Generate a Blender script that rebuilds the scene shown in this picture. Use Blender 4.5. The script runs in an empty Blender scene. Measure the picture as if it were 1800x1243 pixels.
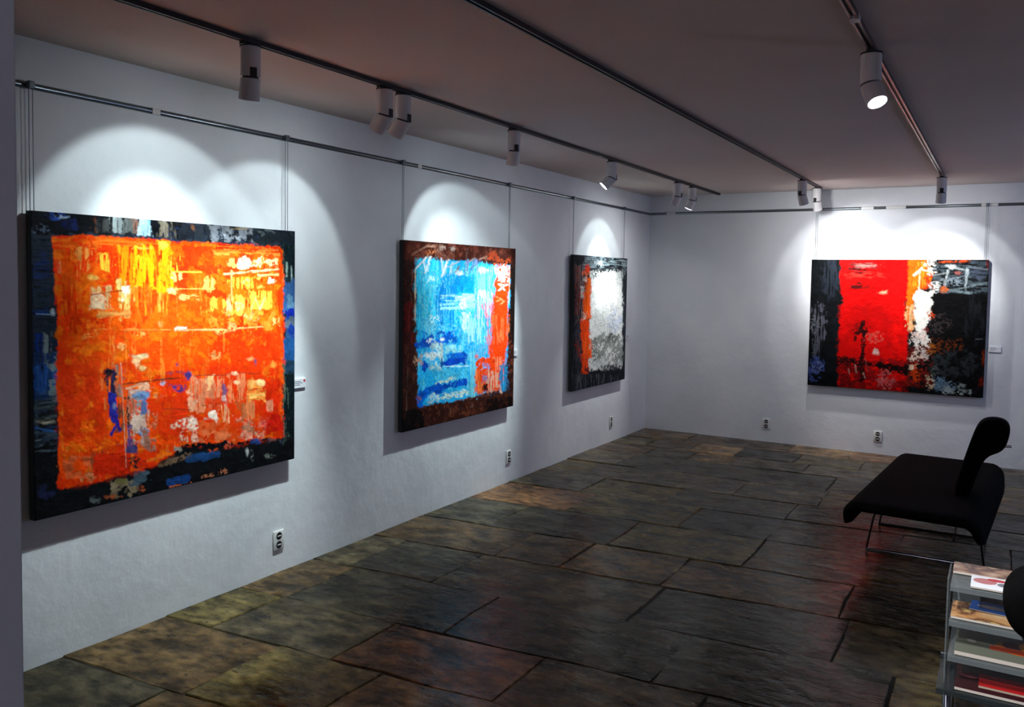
import bpy, bmesh, math, random
import numpy as np
from mathutils import Vector, Matrix
S = bpy.context.scene
C = S.collection
rnd = random.Random(7)

# ------------------------------------------------------------------ camera
F, CY = 1457.6, 565.5                       # focal length and principal row, in pixels of the 1800x1243 frame
YAW, PITCH, ROLL = 0.5347, 0.05085, 0.0163
CAM = Vector((3.3215, 0.0, 1.6))
fw = Vector((-math.sin(YAW)*math.cos(PITCH), math.cos(YAW)*math.cos(PITCH), -math.sin(PITCH)))
_r = fw.cross(Vector((0, 0, 1))).normalized(); _u = _r.cross(fw)
RT = math.cos(ROLL)*_r + math.sin(ROLL)*_u
UP = -math.sin(ROLL)*_r + math.cos(ROLL)*_u
cd = bpy.data.cameras.new('camera'); cam = bpy.data.objects.new('camera', cd); C.objects.link(cam)
cam.matrix_world = Matrix(((RT.x, UP.x, -fw.x, CAM.x), (RT.y, UP.y, -fw.y, CAM.y), (RT.z, UP.z, -fw.z, CAM.z), (0, 0, 0, 1)))
cd.sensor_width = 36; cd.sensor_fit = 'HORIZONTAL'; cd.lens = F*36/1800; cd.shift_y = -(621.5-CY)/1800
cd.clip_start = .05
S.camera = cam

# ------------------------------------------------------------------ world, daylight, exposure
W = bpy.data.worlds.new('world'); S.world = W; W.use_nodes = True
W.node_tree.nodes['Background'].inputs[0].default_value = (.55, .68, 1, 1)
W.node_tree.nodes['Background'].inputs[1].default_value = .25
S.view_settings.view_transform = 'Standard'; S.view_settings.look = 'None'
S.view_settings.exposure = 0; S.view_settings.gamma = 1; S.view_settings.use_curve_mapping = False
H, D, XR, YN = 2.514, 8.4974, 5.6, -2.2      # ceiling height, back wall, right wall, near wall
WIN = (5.2, 7.0, .95, 2.15)                  # window in the right wall: y0 y1 z0 z1
WIN2 = (2.2, 4.6, .3, 2.2)                   # shop window in the near wall: x0 x1 z0 z1
def area(name, loc, tgt, sx, sy, power, col):
    l = bpy.data.lights.new(name, 'AREA'); l.shape = 'RECTANGLE'; l.size = sx; l.size_y = sy; l.energy = power; l.color = col
    o = bpy.data.objects.new(name, l); C.objects.link(o); o.location = loc
    o.rotation_euler = (Vector(tgt)-Vector(loc)).to_track_quat('-Z', 'Z').to_euler(); return o
area('daylight_right', (XR+.35, 6.1, 1.6), (0, 6.1, 1.45), 1.7, 1.15, 36, (.45, .58, 1))
area('daylight_near', (3.4, YN-.35, 1.3), (3.4, 8, 1.2), 2.3, 1.8, 17, (.82, .76, .95))

# ------------------------------------------------------------------ helpers
def lin(c): return [(v/12.92 if v <= .04045 else ((v+.055)/1.055)**2.4) for v in [x/255 for x in c[:3]]]
def ray(q): return fw + RT*((q[0]-900)/F) - UP*((q[1]-CY)/F)
def at(q, ax, v):
    d = ray(q); return CAM + d*((v-CAM[ax])/d[ax])
def mat(name, col, rough=.5, metal=0, spec=.5, emit=None, bump=None, vary=None, coat=0, alpha=None, trans=None):
    m = bpy.data.materials.new(name); m.use_nodes = True; n = m.node_tree.nodes; L = m.node_tree.links
    b = n['Principled BSDF']; c = lin(col)+[1]
    b.inputs['Base Color'].default_value = c; b.inputs['Roughness'].default_value = rough
    b.inputs['Metallic'].default_value = metal; b.inputs['Specular IOR Level'].default_value = spec
    b.inputs['Coat Weight'].default_value = coat
    if trans: b.inputs['Transmission Weight'].default_value = trans
    if alpha: b.inputs['Alpha'].default_value = alpha
    if emit: b.inputs['Emission Color'].default_value = lin(emit[0])+[1]; b.inputs['Emission Strength'].default_value = emit[1]
    if bump or vary:
        tc = n.new('ShaderNodeTexCoord')
    if vary:
        t = n.new('ShaderNodeTexNoise'); t.inputs['Scale'].default_value = vary[0]; t.inputs['Detail'].default_value = 6
        L.new(tc.outputs['Object'], t.inputs['Vector'])
        r = n.new('ShaderNodeMix'); r.data_type = 'RGBA'
        r.inputs[6].default_value = c; r.inputs[7].default_value = lin(vary[1])+[1]
        mr = n.new('ShaderNodeMapRange'); mr.inputs[1].default_value = .38; mr.inputs[2].default_value = .68
        L.new(t.outputs['Fac'], mr.inputs[0]); L.new(mr.outputs[0], r.inputs[0]); L.new(r.outputs[2], b.inputs['Base Color'])
    if bump:
        t = n.new('ShaderNodeTexNoise'); t.inputs['Scale'].default_value = bump[0]; t.inputs['Detail'].default_value = 5
        L.new(tc.outputs['Object'], t.inputs['Vector'])
        bp = n.new('ShaderNodeBump'); bp.inputs['Strength'].default_value = bump[1]; bp.inputs['Distance'].default_value = .02
        L.new(t.outputs['Fac'], bp.inputs['Height']); L.new(bp.outputs['Normal'], b.inputs['Normal'])
    return m
def link(name, me, m=None, parent=None, loc=None):
    o = bpy.data.objects.new(name, me); C.objects.link(o)
    if m is not None: me.materials.append(m)
    if parent: o.parent = parent
    if loc is not None: o.location = loc
    return o
def tobj(name, bm, m, parent=None, smooth=False, loc=None):
    me = bpy.data.meshes.new(name); bm.normal_update(); bm.to_mesh(me); bm.free()
    if smooth:
        me.shade_smooth() if smooth is True else me.set_sharp_from_angle(angle=smooth)
        if smooth is not True:
            for p in me.polygons: p.use_smooth = True
    return link(name, me, m, parent, loc)
def box(bm, x0, x1, y0, y1, z0, z1, bevel=0, seg=2):
    g = bmesh.ops.create_cube(bm, size=1)['verts']
    for v in g: v.co = Vector((x0+(v.co.x+.5)*(x1-x0), y0+(v.co.y+.5)*(y1-y0), z0+(v.co.z+.5)*(z1-z0)))
    if bevel:
        es = list({e for v in g for e in v.link_edges})
        bmesh.ops.bevel(bm, geom=es, offset=bevel, segments=seg, affect='EDGES', profile=.5)
    return g
def B(*a, **k):
    bm = bmesh.new(); box(bm, *a, **k); return bm
def tube(bm, pts, r, n=10, cap=True):
    pts = [Vector(p) for p in pts]; rings = []
    for i, p in enumerate(pts):
        t = (pts[min(i+1, len(pts)-1)]-pts[max(i-1, 0)]).normalized()
        a = t.cross(Vector((0, 0, 1)) if abs(t.z) < .9 else Vector((1, 0, 0))).normalized(); b = t.cross(a)
        rr = r[i] if isinstance(r, (list, tuple)) else r
        rings.append([bm.verts.new(p+rr*(math.cos(2*math.pi*k/n)*a+math.sin(2*math.pi*k/n)*b)) for k in range(n)])
    for A, Bq in zip(rings, rings[1:]):
        for k in range(n): bm.faces.new((A[k], A[(k+1) % n], Bq[(k+1) % n], Bq[k]))
    if cap: bm.faces.new(rings[0][::-1]); bm.faces.new(rings[-1])
    return rings
def prism(bm, prof, fn):
    """loft a list of rings; fn already applied: prof = list of rings of Vectors"""
    R = [[bm.verts.new(p) for p in ring] for ring in prof]; n = len(R[0])
    for A, Bq in zip(R, R[1:]):
        for k in range(n): bm.faces.new((A[k], A[(k+1) % n], Bq[(k+1) % n], Bq[k]))
    bm.faces.new(R[0][::-1]); bm.faces.new(R[-1])
    bmesh.ops.recalc_face_normals(bm, faces=bm.faces)
def tag(o, label, cat, group=None):
    o['label'] = label; o['category'] = cat
    if group: o['group'] = group
    return o
def thing(name, label, cat, loc=(0, 0, 0), group=None):
    o = bpy.data.objects.new(name, None); C.objects.link(o); o.location = loc; o.empty_display_size = .1
    return tag(o, label, cat, group)
def struct(name, bm, m, parent=None):
    o = tobj(name, bm, m, parent); o['kind'] = 'structure'; return o

# ------------------------------------------------------------------ materials
M = {}
M['wall'] = mat('white_plaster', (224, 226, 228), .8, spec=.2, bump=(9, .25), vary=(2.2, (214, 217, 220)))
M['ceil'] = mat('ceiling_paint', (204, 190, 184), .85, spec=.15, bump=(5, .25), vary=(1.2, (196, 184, 180)))
M['grout'] = mat('dark_grout', (30, 28, 25), .9)
M['alu'] = mat('brushed_aluminium', (122, 130, 134), .3, metal=1)
M['chrome'] = mat('chrome', (205, 208, 212), .1, metal=1)
M['track'] = mat('dark_track', (44, 38, 38), .45, spec=.4)
M['track3'] = mat('dull_track', (92, 74, 72), .35, metal=.6)  # reddish reflection on the metal put into its base colour
M['white'] = mat('white_lamp_enamel', (205, 202, 202), .45)
M['dark'] = mat('black_plastic', (14, 14, 15), .5)
M['lens'] = mat('lit_lens', (255, 255, 255), .3, emit=((245, 250, 255), 50))
M['lensoff'] = mat('glowing_lens', (230, 235, 240), .3, emit=((240, 248, 255), 50))
M['wire'] = mat('steel_wire', (105, 112, 118), .4, metal=.7)
M['edge'] = mat('painted_canvas_edge', (20, 20, 22), .7)
M['fabric'] = mat('black_upholstery', (7, 7, 8), .9, spec=.05, bump=(220, .15))
M['black_metal'] = mat('black_metal', (16, 16, 17), .4, metal=.5)
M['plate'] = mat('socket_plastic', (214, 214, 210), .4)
M['card'] = mat('white_card', (226, 228, 232), .6)
M['ink'] = mat('grey_print', (120, 124, 132), .7)
M['reddot'] = mat('red_sticker', (205, 60, 60), .6)
M['acrylic'] = mat('smoky_acrylic', (120, 128, 130), .2, alpha=.45)
M['tray'] = mat('dark_acrylic', (44, 52, 54), .2, alpha=.6)
M['frame'] = mat('window_frame_paint', (200, 200, 200), .5)
M['paper'] = mat('paper_edge', (200, 190, 178), .7)
def glass():
    m = bpy.data.materials.new('window_glass'); m.use_nodes = True; n = m.node_tree.nodes; L = m.node_tree.links
    n.remove(n['Principled BSDF']); t = n.new('ShaderNodeBsdfTransparent'); g = n.new('ShaderNodeBsdfGlossy'); x = n.new('ShaderNodeMixShader')
    g.inputs['Roughness'].default_value = .02; x.inputs[0].default_value = .06
    L.new(t.outputs[0], x.inputs[1]); L.new(g.outputs[0], x.inputs[2]); L.new(x.outputs[0], n['Material Output'].inputs[0]); return m
M['glass'] = glass()
def stone_mat():
    m = bpy.data.materials.new('worn_flagstone'); m.use_nodes = True; n = m.node_tree.nodes; L = m.node_tree.links; b = n['Principled BSDF']
    oi = n.new('ShaderNodeObjectInfo'); tc = n.new('ShaderNodeTexCoord')
    add = n.new('ShaderNodeVectorMath'); add.operation = 'ADD'
    mp = n.new('ShaderNodeMapping'); mp.inputs['Scale'].default_value = (1, 1.7, 1)
    L.new(tc.outputs['Object'], mp.inputs[0]); L.new(mp.outputs[0], add.inputs[0])
    cx = n.new('ShaderNodeCombineXYZ'); mu = n.new('ShaderNodeMath'); mu.operation = 'MULTIPLY'; mu.inputs[1].default_value = 37
    L.new(oi.outputs['Random'], mu.inputs[0]); L.new(mu.outputs[0], cx.inputs[2]); L.new(cx.outputs[0], add.inputs[1])
    def noise(sc, det=6, ro=.6):
        t = n.new('ShaderNodeTexNoise'); t.inputs['Scale'].default_value = sc; t.inputs['Detail'].default_value = det; t.inputs['Roughness'].default_value = ro
        L.new(add.outputs[0], t.inputs['Vector']); return t.outputs['Fac']
    def mr(src, a, bq, c, d):
        q = n.new('ShaderNodeMapRange'); q.inputs[1].default_value = a; q.inputs[2].default_value = bq; q.inputs[3].default_value = c; q.inputs[4].default_value = d
        L.new(src, q.inputs[0]); return q.outputs[0]
    n1, n2, n3 = noise(4.6), noise(13), noise(5, 4)
    v1 = mr(n1, .35, .65, .3, 1.9); v2 = mr(n2, .35, .65, .5, 1.6)
    k = n.new('ShaderNodeMath'); k.operation = 'MULTIPLY'; L.new(v1, k.inputs[0]); L.new(v2, k.inputs[1])
    sc = n.new('ShaderNodeVectorMath'); sc.operation = 'SCALE'; L.new(oi.outputs['Color'], sc.inputs[0]); L.new(k.outputs[0], sc.inputs['Scale'])
    pit = mr(noise(9, 4, .7), .62, .68, 0, .85)                        # worn dark pits
    mx = n.new('ShaderNodeMix'); mx.data_type = 'RGBA'; mx.inputs[7].default_value = (.008, .008, .007, 1)
    L.new(pit, mx.inputs[0]); L.new(sc.outputs[0], mx.inputs[6]); L.new(mx.outputs[2], b.inputs['Base Color'])
    L.new(mr(n3, .4, .62, .06, .34), b.inputs['Roughness'])
    bp = n.new('ShaderNodeBump'); bp.inputs['Strength'].default_value = .5; bp.inputs['Distance'].default_value = .02
    ad = n.new('ShaderNodeMath'); ad.operation = 'ADD'; L.new(n1, ad.inputs[0]); L.new(mr(n2, 0, 1, 0, .28), ad.inputs[1])
    L.new(ad.outputs[0], bp.inputs['Height']); L.new(bp.outputs[0], b.inputs['Normal'])
    b.inputs['Specular IOR Level'].default_value = .1; b.inputs['Specular Tint'].default_value = (1, .93, .8, 1)
    return m
M['stone'] = stone_mat()

# ------------------------------------------------------------------ room shell
struct('wall_left', B(-.2, 0, YN-.2, D+.2, -.1, H+.1), M['wall'])
_c = at((35, 621), 0, 1.62)                                       # end of the partition the camera looks past
struct('wall_near_left', B(1.50, 1.62, YN, _c.y, 0, H, bevel=.004), M['wall'])
struct('wall_back', B(-.2, XR+.2, D, D+.2, -.1, H+.1), M['wall'])
def holed(name, mk, a0, a1, b0, b1, w):
    bm = bmesh.new()
    mk(bm, a0, w[0], b0, b1); mk(bm, w[1], a1, b0, b1); mk(bm, w[0], w[1], b0, w[2]); mk(bm, w[0], w[1], w[3], b1)
    struct(name, bm, M['wall'])
holed('wall_right', lambda bm, y0, y1, z0, z1: box(bm, XR, XR+.2, y0, y1, z0, z1), YN-.2, D, -.1, H+.1, WIN)
holed('wall_near', lambda bm, x0, x1, z0, z1: box(bm, x0, x1, YN-.2, YN, z0, z1), 0, XR, -.1, H+.1, WIN2)
struct('ceiling', B(-.2, XR+.2, YN-.2, D+.2, H, H+.15), M['ceil'])
def window(name, f):
    bm = bmesh.new()
    for a in f(0): box(bm, *a)
    w = struct(name, bm, M['frame'])
    p = tobj('pane', B(*f(1)), M['glass'], w); return w
def w1(k):
    y0, y1, z0, z1 = WIN; x = XR+.08
    if k: return (x+.015, x+.021, y0+.05, y1-.05, z0+.05, z1-.05)
    return [(x, x+.04, y0, y0+.06, z0, z1), (x, x+.04, y1-.06, y1, z0, z1), (x, x+.04, y0+.06, y1-.06, z0, z0+.06), (x, x+.04, y0+.06, y1-.06, z1-.06, z1), (x, x+.04, (y0+y1)/2-.02, (y0+y1)/2+.02, z0+.06, z1-.06)]
def w2(k):
    x0, x1, z0, z1 = WIN2; y = YN-.12
    if k: return (x0+.05, x1-.05, y+.015, y+.021, z0+.05, z1-.05)
    return [(x0, x0+.06, y, y+.04, z0, z1), (x1-.06, x1, y, y+.04, z0, z1), (x0+.06, x1-.06, y, y+.04, z0, z0+.06), (x0+.06, x1-.06, y, y+.04, z1-.06, z1), ((x0+x1)/2-.02, (x0+x1)/2+.02, y, y+.04, z0+.06, z1-.06)]
window('window_1', w1); window('window_2', w2)

# floor: a bed of dark grout and worn flagstones laid in courses
floor = struct('floor', B(-.2, XR+.2, YN-.2, D+.2, -.2, -.006), M['grout'])
ROWS = [-2.2, -1.7, -1.2, -.75, -.2, .3, .85, 1.4, 1.97, 2.46, 2.90, 3.42, 3.95, 4.46, 5.03, 5.58, 6.1, 6.62, 7.15, 7.55, 7.98, 8.6]
JO = {1.97: [.69, 1.22, 1.95], 2.46: [.28, .96, 1.71, 2.4], 2.90: [.30, 1.2, 2.17, 3.0], 3.42: [.25, .78, 1.85, 2.75], 3.95: [.84, 1.24, 1.82, 2.7],
      4.46: [.5, 1.3, 2.1], 5.03: [.75, 1.54, 2.1], 5.58: [.6, 1.25, 2.1], 7.15: [.5, .9, 1.3, 1.9], 7.55: [.35, .8, 1.22, 1.75, 2.3], 7.98: [.6, 1.2, 1.6, 2.15, 2.7]}
GREY, OLIVE, BROWN, DARK, RUST, TAN = (82, 72, 50), (90, 78, 44), (92, 72, 44), (62, 56, 40), (108, 76, 46), (124, 98, 62)
SPEC = {(2.46, 2): RUST, (2.46, 1): GREY, (1.97, 0): BROWN, (1.97, 1): OLIVE, (1.97, 2): TAN, (2.46, 0): OLIVE, (2.90, 0): BROWN, (2.90, 1): DARK, (2.90, 2): DARK, (3.42, 0): GREY, (3.42, 1): DARK, (3.42, 2): GREY,
        (3.95, 0): BROWN, (3.95, 1): BROWN, (3.95, 2): TAN, (3.95, 3): BROWN, (5.03, 0): RUST, (5.03, 1): OLIVE, (5.03, 2): DARK, (7.55, 2): TAN, (7.15, 2): TAN, (7.98, 3): TAN, (7.98, 4): RUST, (7.55, 1): BROWN, (7.98, 0): BROWN, (7.98, 1): BROWN}
def course(y, x): return y + .085*min(x, 3.6)*(.6 if y > 5.8 else 1)*(1 if y < 8.3 else .0)
srnd = random.Random(3)
for a, b in zip(ROWS, ROWS[1:]):
    js = [x for x in JO.get(a, [])]; x = js[-1] if js else 0
    if not js: x = srnd.uniform(.2, .8); js = [x]
    while x < XR-.5:
        x += srnd.uniform(.55, 1.15); js.append(x)
    js = [j for j in js if j < XR-.25]; js = [0]+js+[XR]
    for i, (x0, x1) in enumerate(zip(js, js[1:])):
        g = .002; top = []
        corners = [(x0+g, course(a, x0)+g), (x1-g, course(a, x1)+g), (x1-g, course(b, x1)-g), (x0+g, course(b, x0)-g)]
        for q in range(4):
            p, s = Vector(corners[q]), Vector(corners[(q+1) % 4])
            nn = 3 if q % 2 == 0 else 2
            for t in range(nn):
                v = p.lerp(s, t/nn)
                j = .014 if t else .006
                v += Vector((srnd.uniform(-j, j), srnd.uniform(-j, j))); top.append(v)
        c = sum(top, Vector((0, 0)))/len(top)
        dz, sx, sy = srnd.uniform(-.0025, .0025), srnd.uniform(-.004, .004), srnd.uniform(-.004, .004)
        bm = bmesh.new(); rings = []
        for k, (ins, z) in enumerate(((0, -.03), (0, -.005), (.004, .0))):
            rg = []
            for v in top:
                d = (v-c); w = c + d*(1-ins/max(d.length, .05)*1.3)
                w.x = min(max(w.x, .002), XR-.002); w.y = min(max(w.y, YN+.002), D-.002)
                rg.append(bm.verts.new((w.x-c.x, w.y-c.y, z+(dz+(w.x-c.x)*sx+(w.y-c.y)*sy if k else 0))))
            rings.append(rg)
        n = len(top)
        for A, Bq in zip(rings, rings[1:]):
            for k in range(n): bm.faces.new((A[k], A[(k+1) % n], Bq[(k+1) % n], Bq[k]))
        bm.faces.new(rings[-1])
        st = tobj('flagstone', bm, M['stone'], floor, smooth=math.radians(20), loc=(c.x, c.y, 0))
        col = SPEC.get((a, i)) or srnd.choice([GREY, GREY, DARK, OLIVE, BROWN, GREY, DARK])
        k = srnd.uniform(.5, .88)
        st.color = [v*k for v in lin(col)]+[1]

# ------------------------------------------------------------------ picture rails
ZR = 2.328
def rail(name, p0, p1, nrm, label):
    p0, p1, nrm = Vector(p0), Vector(p1), Vector(nrm); root = thing(name, label, 'picture rail', p0)
    prof = [(0, -.013), (.004, -.013), (.0085, -.0105), (.0115, -.006), (.0125, 0), (.0115, .006), (.0085, .0105), (.004, .013), (0, .013)]
    bm = bmesh.new(); d = p1-p0
    prism(bm, [[nrm*a+Vector((0, 0, b)) for a, b in prof], [d+nrm*a+Vector((0, 0, b)) for a, b in prof]], None)
    tobj('rail_profile', bm, M['alu'], root, smooth=math.radians(40)); return root
r1 = rail('picture_rail', (0, YN+.01, ZR), (0, D-.004, ZR), (1, 0, 0), 'grey metal picture rail running along the left wall')
jt = at((275, 192), 0, .012).y
tobj('rail_joint_or_glint', B(0, .0145, jt-.02-YN-.01, jt+.02-YN-.01, -.0145, .0145, bevel=.002), M['plate'], r1)
jq = at((738, 293), 0, .012).y
tobj('rail_joint_or_glint', B(0, .0145, jq-.02-YN-.01, jq+.02-YN-.01, -.0145, .0145, bevel=.002), M['plate'], r1)
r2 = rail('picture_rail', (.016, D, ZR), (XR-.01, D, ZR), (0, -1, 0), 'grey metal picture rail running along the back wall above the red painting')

for px, w in ((1180, .05), (1525, .055), (1575, .085), (1740, .065)):  # added white pieces stand in for lamp glints on the back rail
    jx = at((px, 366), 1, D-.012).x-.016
    tobj('rail_joint_or_glint', B(jx-w, jx+w, -.018, 0, -.016, .016, bevel=.006), M['plate'], r2)

# ------------------------------------------------------------------ paintings (strokes laid on a fine grid of coloured relief)
def fbm(h, w, sx, sy, rng, octv=3):
    out = np.zeros((h, w)); amp = 1; tot = 0
    for o in range(octv):
        gx, gy = max(2, int(w/sx)+2), max(2, int(h/sy)+2); g = rng.random((gy, gx))
        ys = np.linspace(0, gy-1.001, h); xs = np.linspace(0, gx-1.001, w); yi, xi = ys.astype(int), xs.astype(int)
        fy, fx = ys-yi, xs-xi; fy = (fy*fy*(3-2*fy))[:, None]; fx = (fx*fx*(3-2*fx))[None]
        a = g[np.ix_(yi, xi)]; b = g[np.ix_(yi, xi+1)]; c = g[np.ix_(yi+1, xi)]; d = g[np.ix_(yi+1, xi+1)]
        out += amp*((a*(1-fx)+b*fx)*(1-fy)+(c*(1-fx)+d*fx)*fy); tot += amp; amp *= .6; sx = max(1.2, sx/2); sy = max(1.2, sy/2)
    out /= tot; r = out.argsort(axis=None).argsort().reshape(h, w)/(h*w); return r      # flattened to an even spread
class Canvas:
    def __init__(s, w, h, corners, seed):
        s.w, s.h = w, h; s.rng = np.random.default_rng(seed)
        src = np.array([(0, 0), (1, 0), (1, 1), (0, 1)], float); A = []; bb = []
        for (u, v), (x, y) in zip(src, corners):
            A += [[u, v, 1, 0, 0, 0, -u*x, -v*x], [0, 0, 0, u, v, 1, -u*y, -v*y]]; bb += [x, y]
        k = np.append(np.linalg.solve(np.array(A, float), np.array(bb, float)), 1)
        u, v = np.meshgrid(np.linspace(0, 1, w), np.linspace(0, 1, h)); z = k[6]*u+k[7]*v+1
        s.X, s.Y = (k[0]*u+k[1]*v+k[2])/z, (k[3]*u+k[4]*v+k[5])/z
        f = w/480
        s.N = {'i': fbm(h, w, 16*f, 16*f, s.rng, 4), 'v': fbm(h, w, 5*f, 46*f, s.rng, 3), 'h': fbm(h, w, 46*f, 5*f, s.rng, 3), 'f': fbm(h, w, 5*f, 5*f, s.rng, 2), 'L': fbm(h, w, 80*f, 80*f, s.rng, 3)}
        s.col = np.zeros((h, w, 3)); s.hgt = np.zeros((h, w)); s.o = (0, 0); s.k = 1
    def crop(s, x, y, k): s.o = (x, y); s.k = k
    def nz(s, n): return np.roll(s.N[n], (int(s.rng.integers(s.h)), int(s.rng.integers(s.w))), (0, 1))
    def put(s, d, col, op=1, n='i', dry=0, rag=5, soft=3.2, jit=.34):
        m = np.clip((d+rag*(s.nz('i')*.7+s.nz('f')*.3-.5)*2)/soft+.5, 0, 1)
        if dry: m = m*np.clip((s.nz(n)*.8+s.nz('f')*.2-dry)/.26+.5, 0, 1)
        m = m*op; c = np.array(lin(col)); j = 1+jit*((s.nz(n)-.5)*1.2+(s.nz('f')-.5)*.7)
        s.col = s.col*(1-m[..., None])+m[..., None]*c*j[..., None]
        s.hgt = s.hgt*(1-.6*m)+m*(.35+.65*s.nz(n))
    def loc(s, x, y): return s.o[0]+x/s.k, s.o[1]+y/s.k
    def r(s, x0, y0, x1, y1, col, op=1, n='i', dry=0, **k):
        x0, y0 = s.loc(x0, y0); x1, y1 = s.loc(x1, y1); s.put(np.minimum(np.minimum(s.X-x0, x1-s.X), np.minimum(s.Y-y0, y1-s.Y)), col, op, n, dry, **k)
    def e(s, x, y, rx, ry, col, op=1, n='i', dry=0, **k):
        x, y = s.loc(x, y); rx /= s.k; ry /= s.k; k.setdefault('rag', min(5, .5*min(rx, ry)+.8))
        s.put((1-np.sqrt(((s.X-x)/rx)**2+((s.Y-y)/ry)**2))*min(rx, ry), col, op, n, dry, **k)
    def l(s, x0, y0, x1, y1, w, col, op=1, n='i', dry=0, **k):
        x0, y0 = s.loc(x0, y0); x1, y1 = s.loc(x1, y1); w = max(w/s.k, 1.1); dx, dy = x1-x0, y1-y0
        t = np.clip(((s.X-x0)*dx+(s.Y-y0)*dy)/(dx*dx+dy*dy), 0, 1); k.setdefault('rag', min(4, .4*w)); k.setdefault('soft', 1.9)
        s.put(w/2-np.hypot(s.X-x0-t*dx, s.Y-y0-t*dy), col, op, n, dry, **k)
    def p(s, pts, col, op=1, n='i', dry=0, **k):
        pts = [s.loc(*q) for q in pts]; ins = np.zeros(s.X.shape, bool); d = np.full(s.X.shape, 1e9)
        for (x0, y0), (x1, y1) in zip(pts, pts[1:]+pts[:1]):
            if y0 != y1: ins ^= ((y0 > s.Y) != (y1 > s.Y)) & (s.X < (x1-x0)*(s.Y-y0)/(y1-y0)+x0)
            dx, dy = x1-x0, y1-y0; t = np.clip(((s.X-x0)*dx+(s.Y-y0)*dy)/(dx*dx+dy*dy), 0, 1); d = np.minimum(d, np.hypot(s.X-x0-t*dx, s.Y-y0-t*dy))
        s.put(np.where(ins, d, -d), col, op, n, dry, **k)
    def mott(s, col, dry, n='i', op=1):  s.put(np.full(s.X.shape, 99.), col, op, n, dry)
def paint_mat():
    m = bpy.data.materials.new('oil_paint'); m.use_nodes = True; n = m.node_tree.nodes; b = n['Principled BSDF']
    a = n.new('ShaderNodeAttribute'); a.attribute_name = 'paint'; m.node_tree.links.new(a.outputs['Color'], b.inputs['Base Color'])
    b.inputs['Roughness'].default_value = .6; b.inputs['Specular IOR Level'].default_value = .04; return m
M['paint'] = paint_mat()
def painting(cv, origin, ux, wid, hei, thick, nrm, gain, relief, label):
    """origin = top left corner of the face; ux runs right along the wall, nrm out of it"""
    root = thing('abstract_painting', label, 'painting', origin, None)
    ux, nrm = Vector(ux), Vector(nrm); uz = Vector((0, 0, -1))
    h, w = cv.h, cv.w
    hh = (cv.hgt-.5)*relief; hh[0] = hh[-1] = 0; hh[:, 0] = hh[:, -1] = 0
    U, V = np.meshgrid(np.linspace(0, wid, w), np.linspace(0, hei, h))
    co = U[..., None]*np.array(ux)+V[..., None]*np.array(uz)+(hh+.0006)[..., None]*np.array(nrm)
    idx = np.arange(h*w).reshape(h, w)
    q = np.stack([idx[:-1, :-1], idx[1:, :-1], idx[1:, 1:], idx[:-1, 1:]], -1).reshape(-1, 4)
    me = bpy.data.meshes.new('painted_face'); me.vertices.add(h*w); me.vertices.foreach_set('co', co.astype(np.float32).ravel())
    me.loops.add(q.size); me.loops.foreach_set('vertex_index', q.astype(np.int32).ravel())
    me.polygons.add(len(q)); me.polygons.foreach_set('loop_start', np.arange(0, q.size, 4, dtype=np.int32))
    me.update(calc_edges=True); me.shade_smooth()
    at_ = me.attributes.new('paint', 'FLOAT_COLOR', 'POINT')
    rgba = np.ones((h*w, 4), np.float32); rgba[:, :3] = np.clip(cv.col.reshape(-1, 3)*gain, .001, .92); at_.data.foreach_set('color', rgba.ravel())
    link('painted_face', me, M['paint'], root)
    bm = bmesh.new(); a = [Vector((0, 0, 0)), ux*wid, ux*wid+uz*hei, uz*hei]
    prism(bm, [[v-nrm*thick for v in a], [v-nrm*.0004 for v in a]], None)
    tobj('stretched_canvas', bm, M['edge'], root); return root

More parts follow.
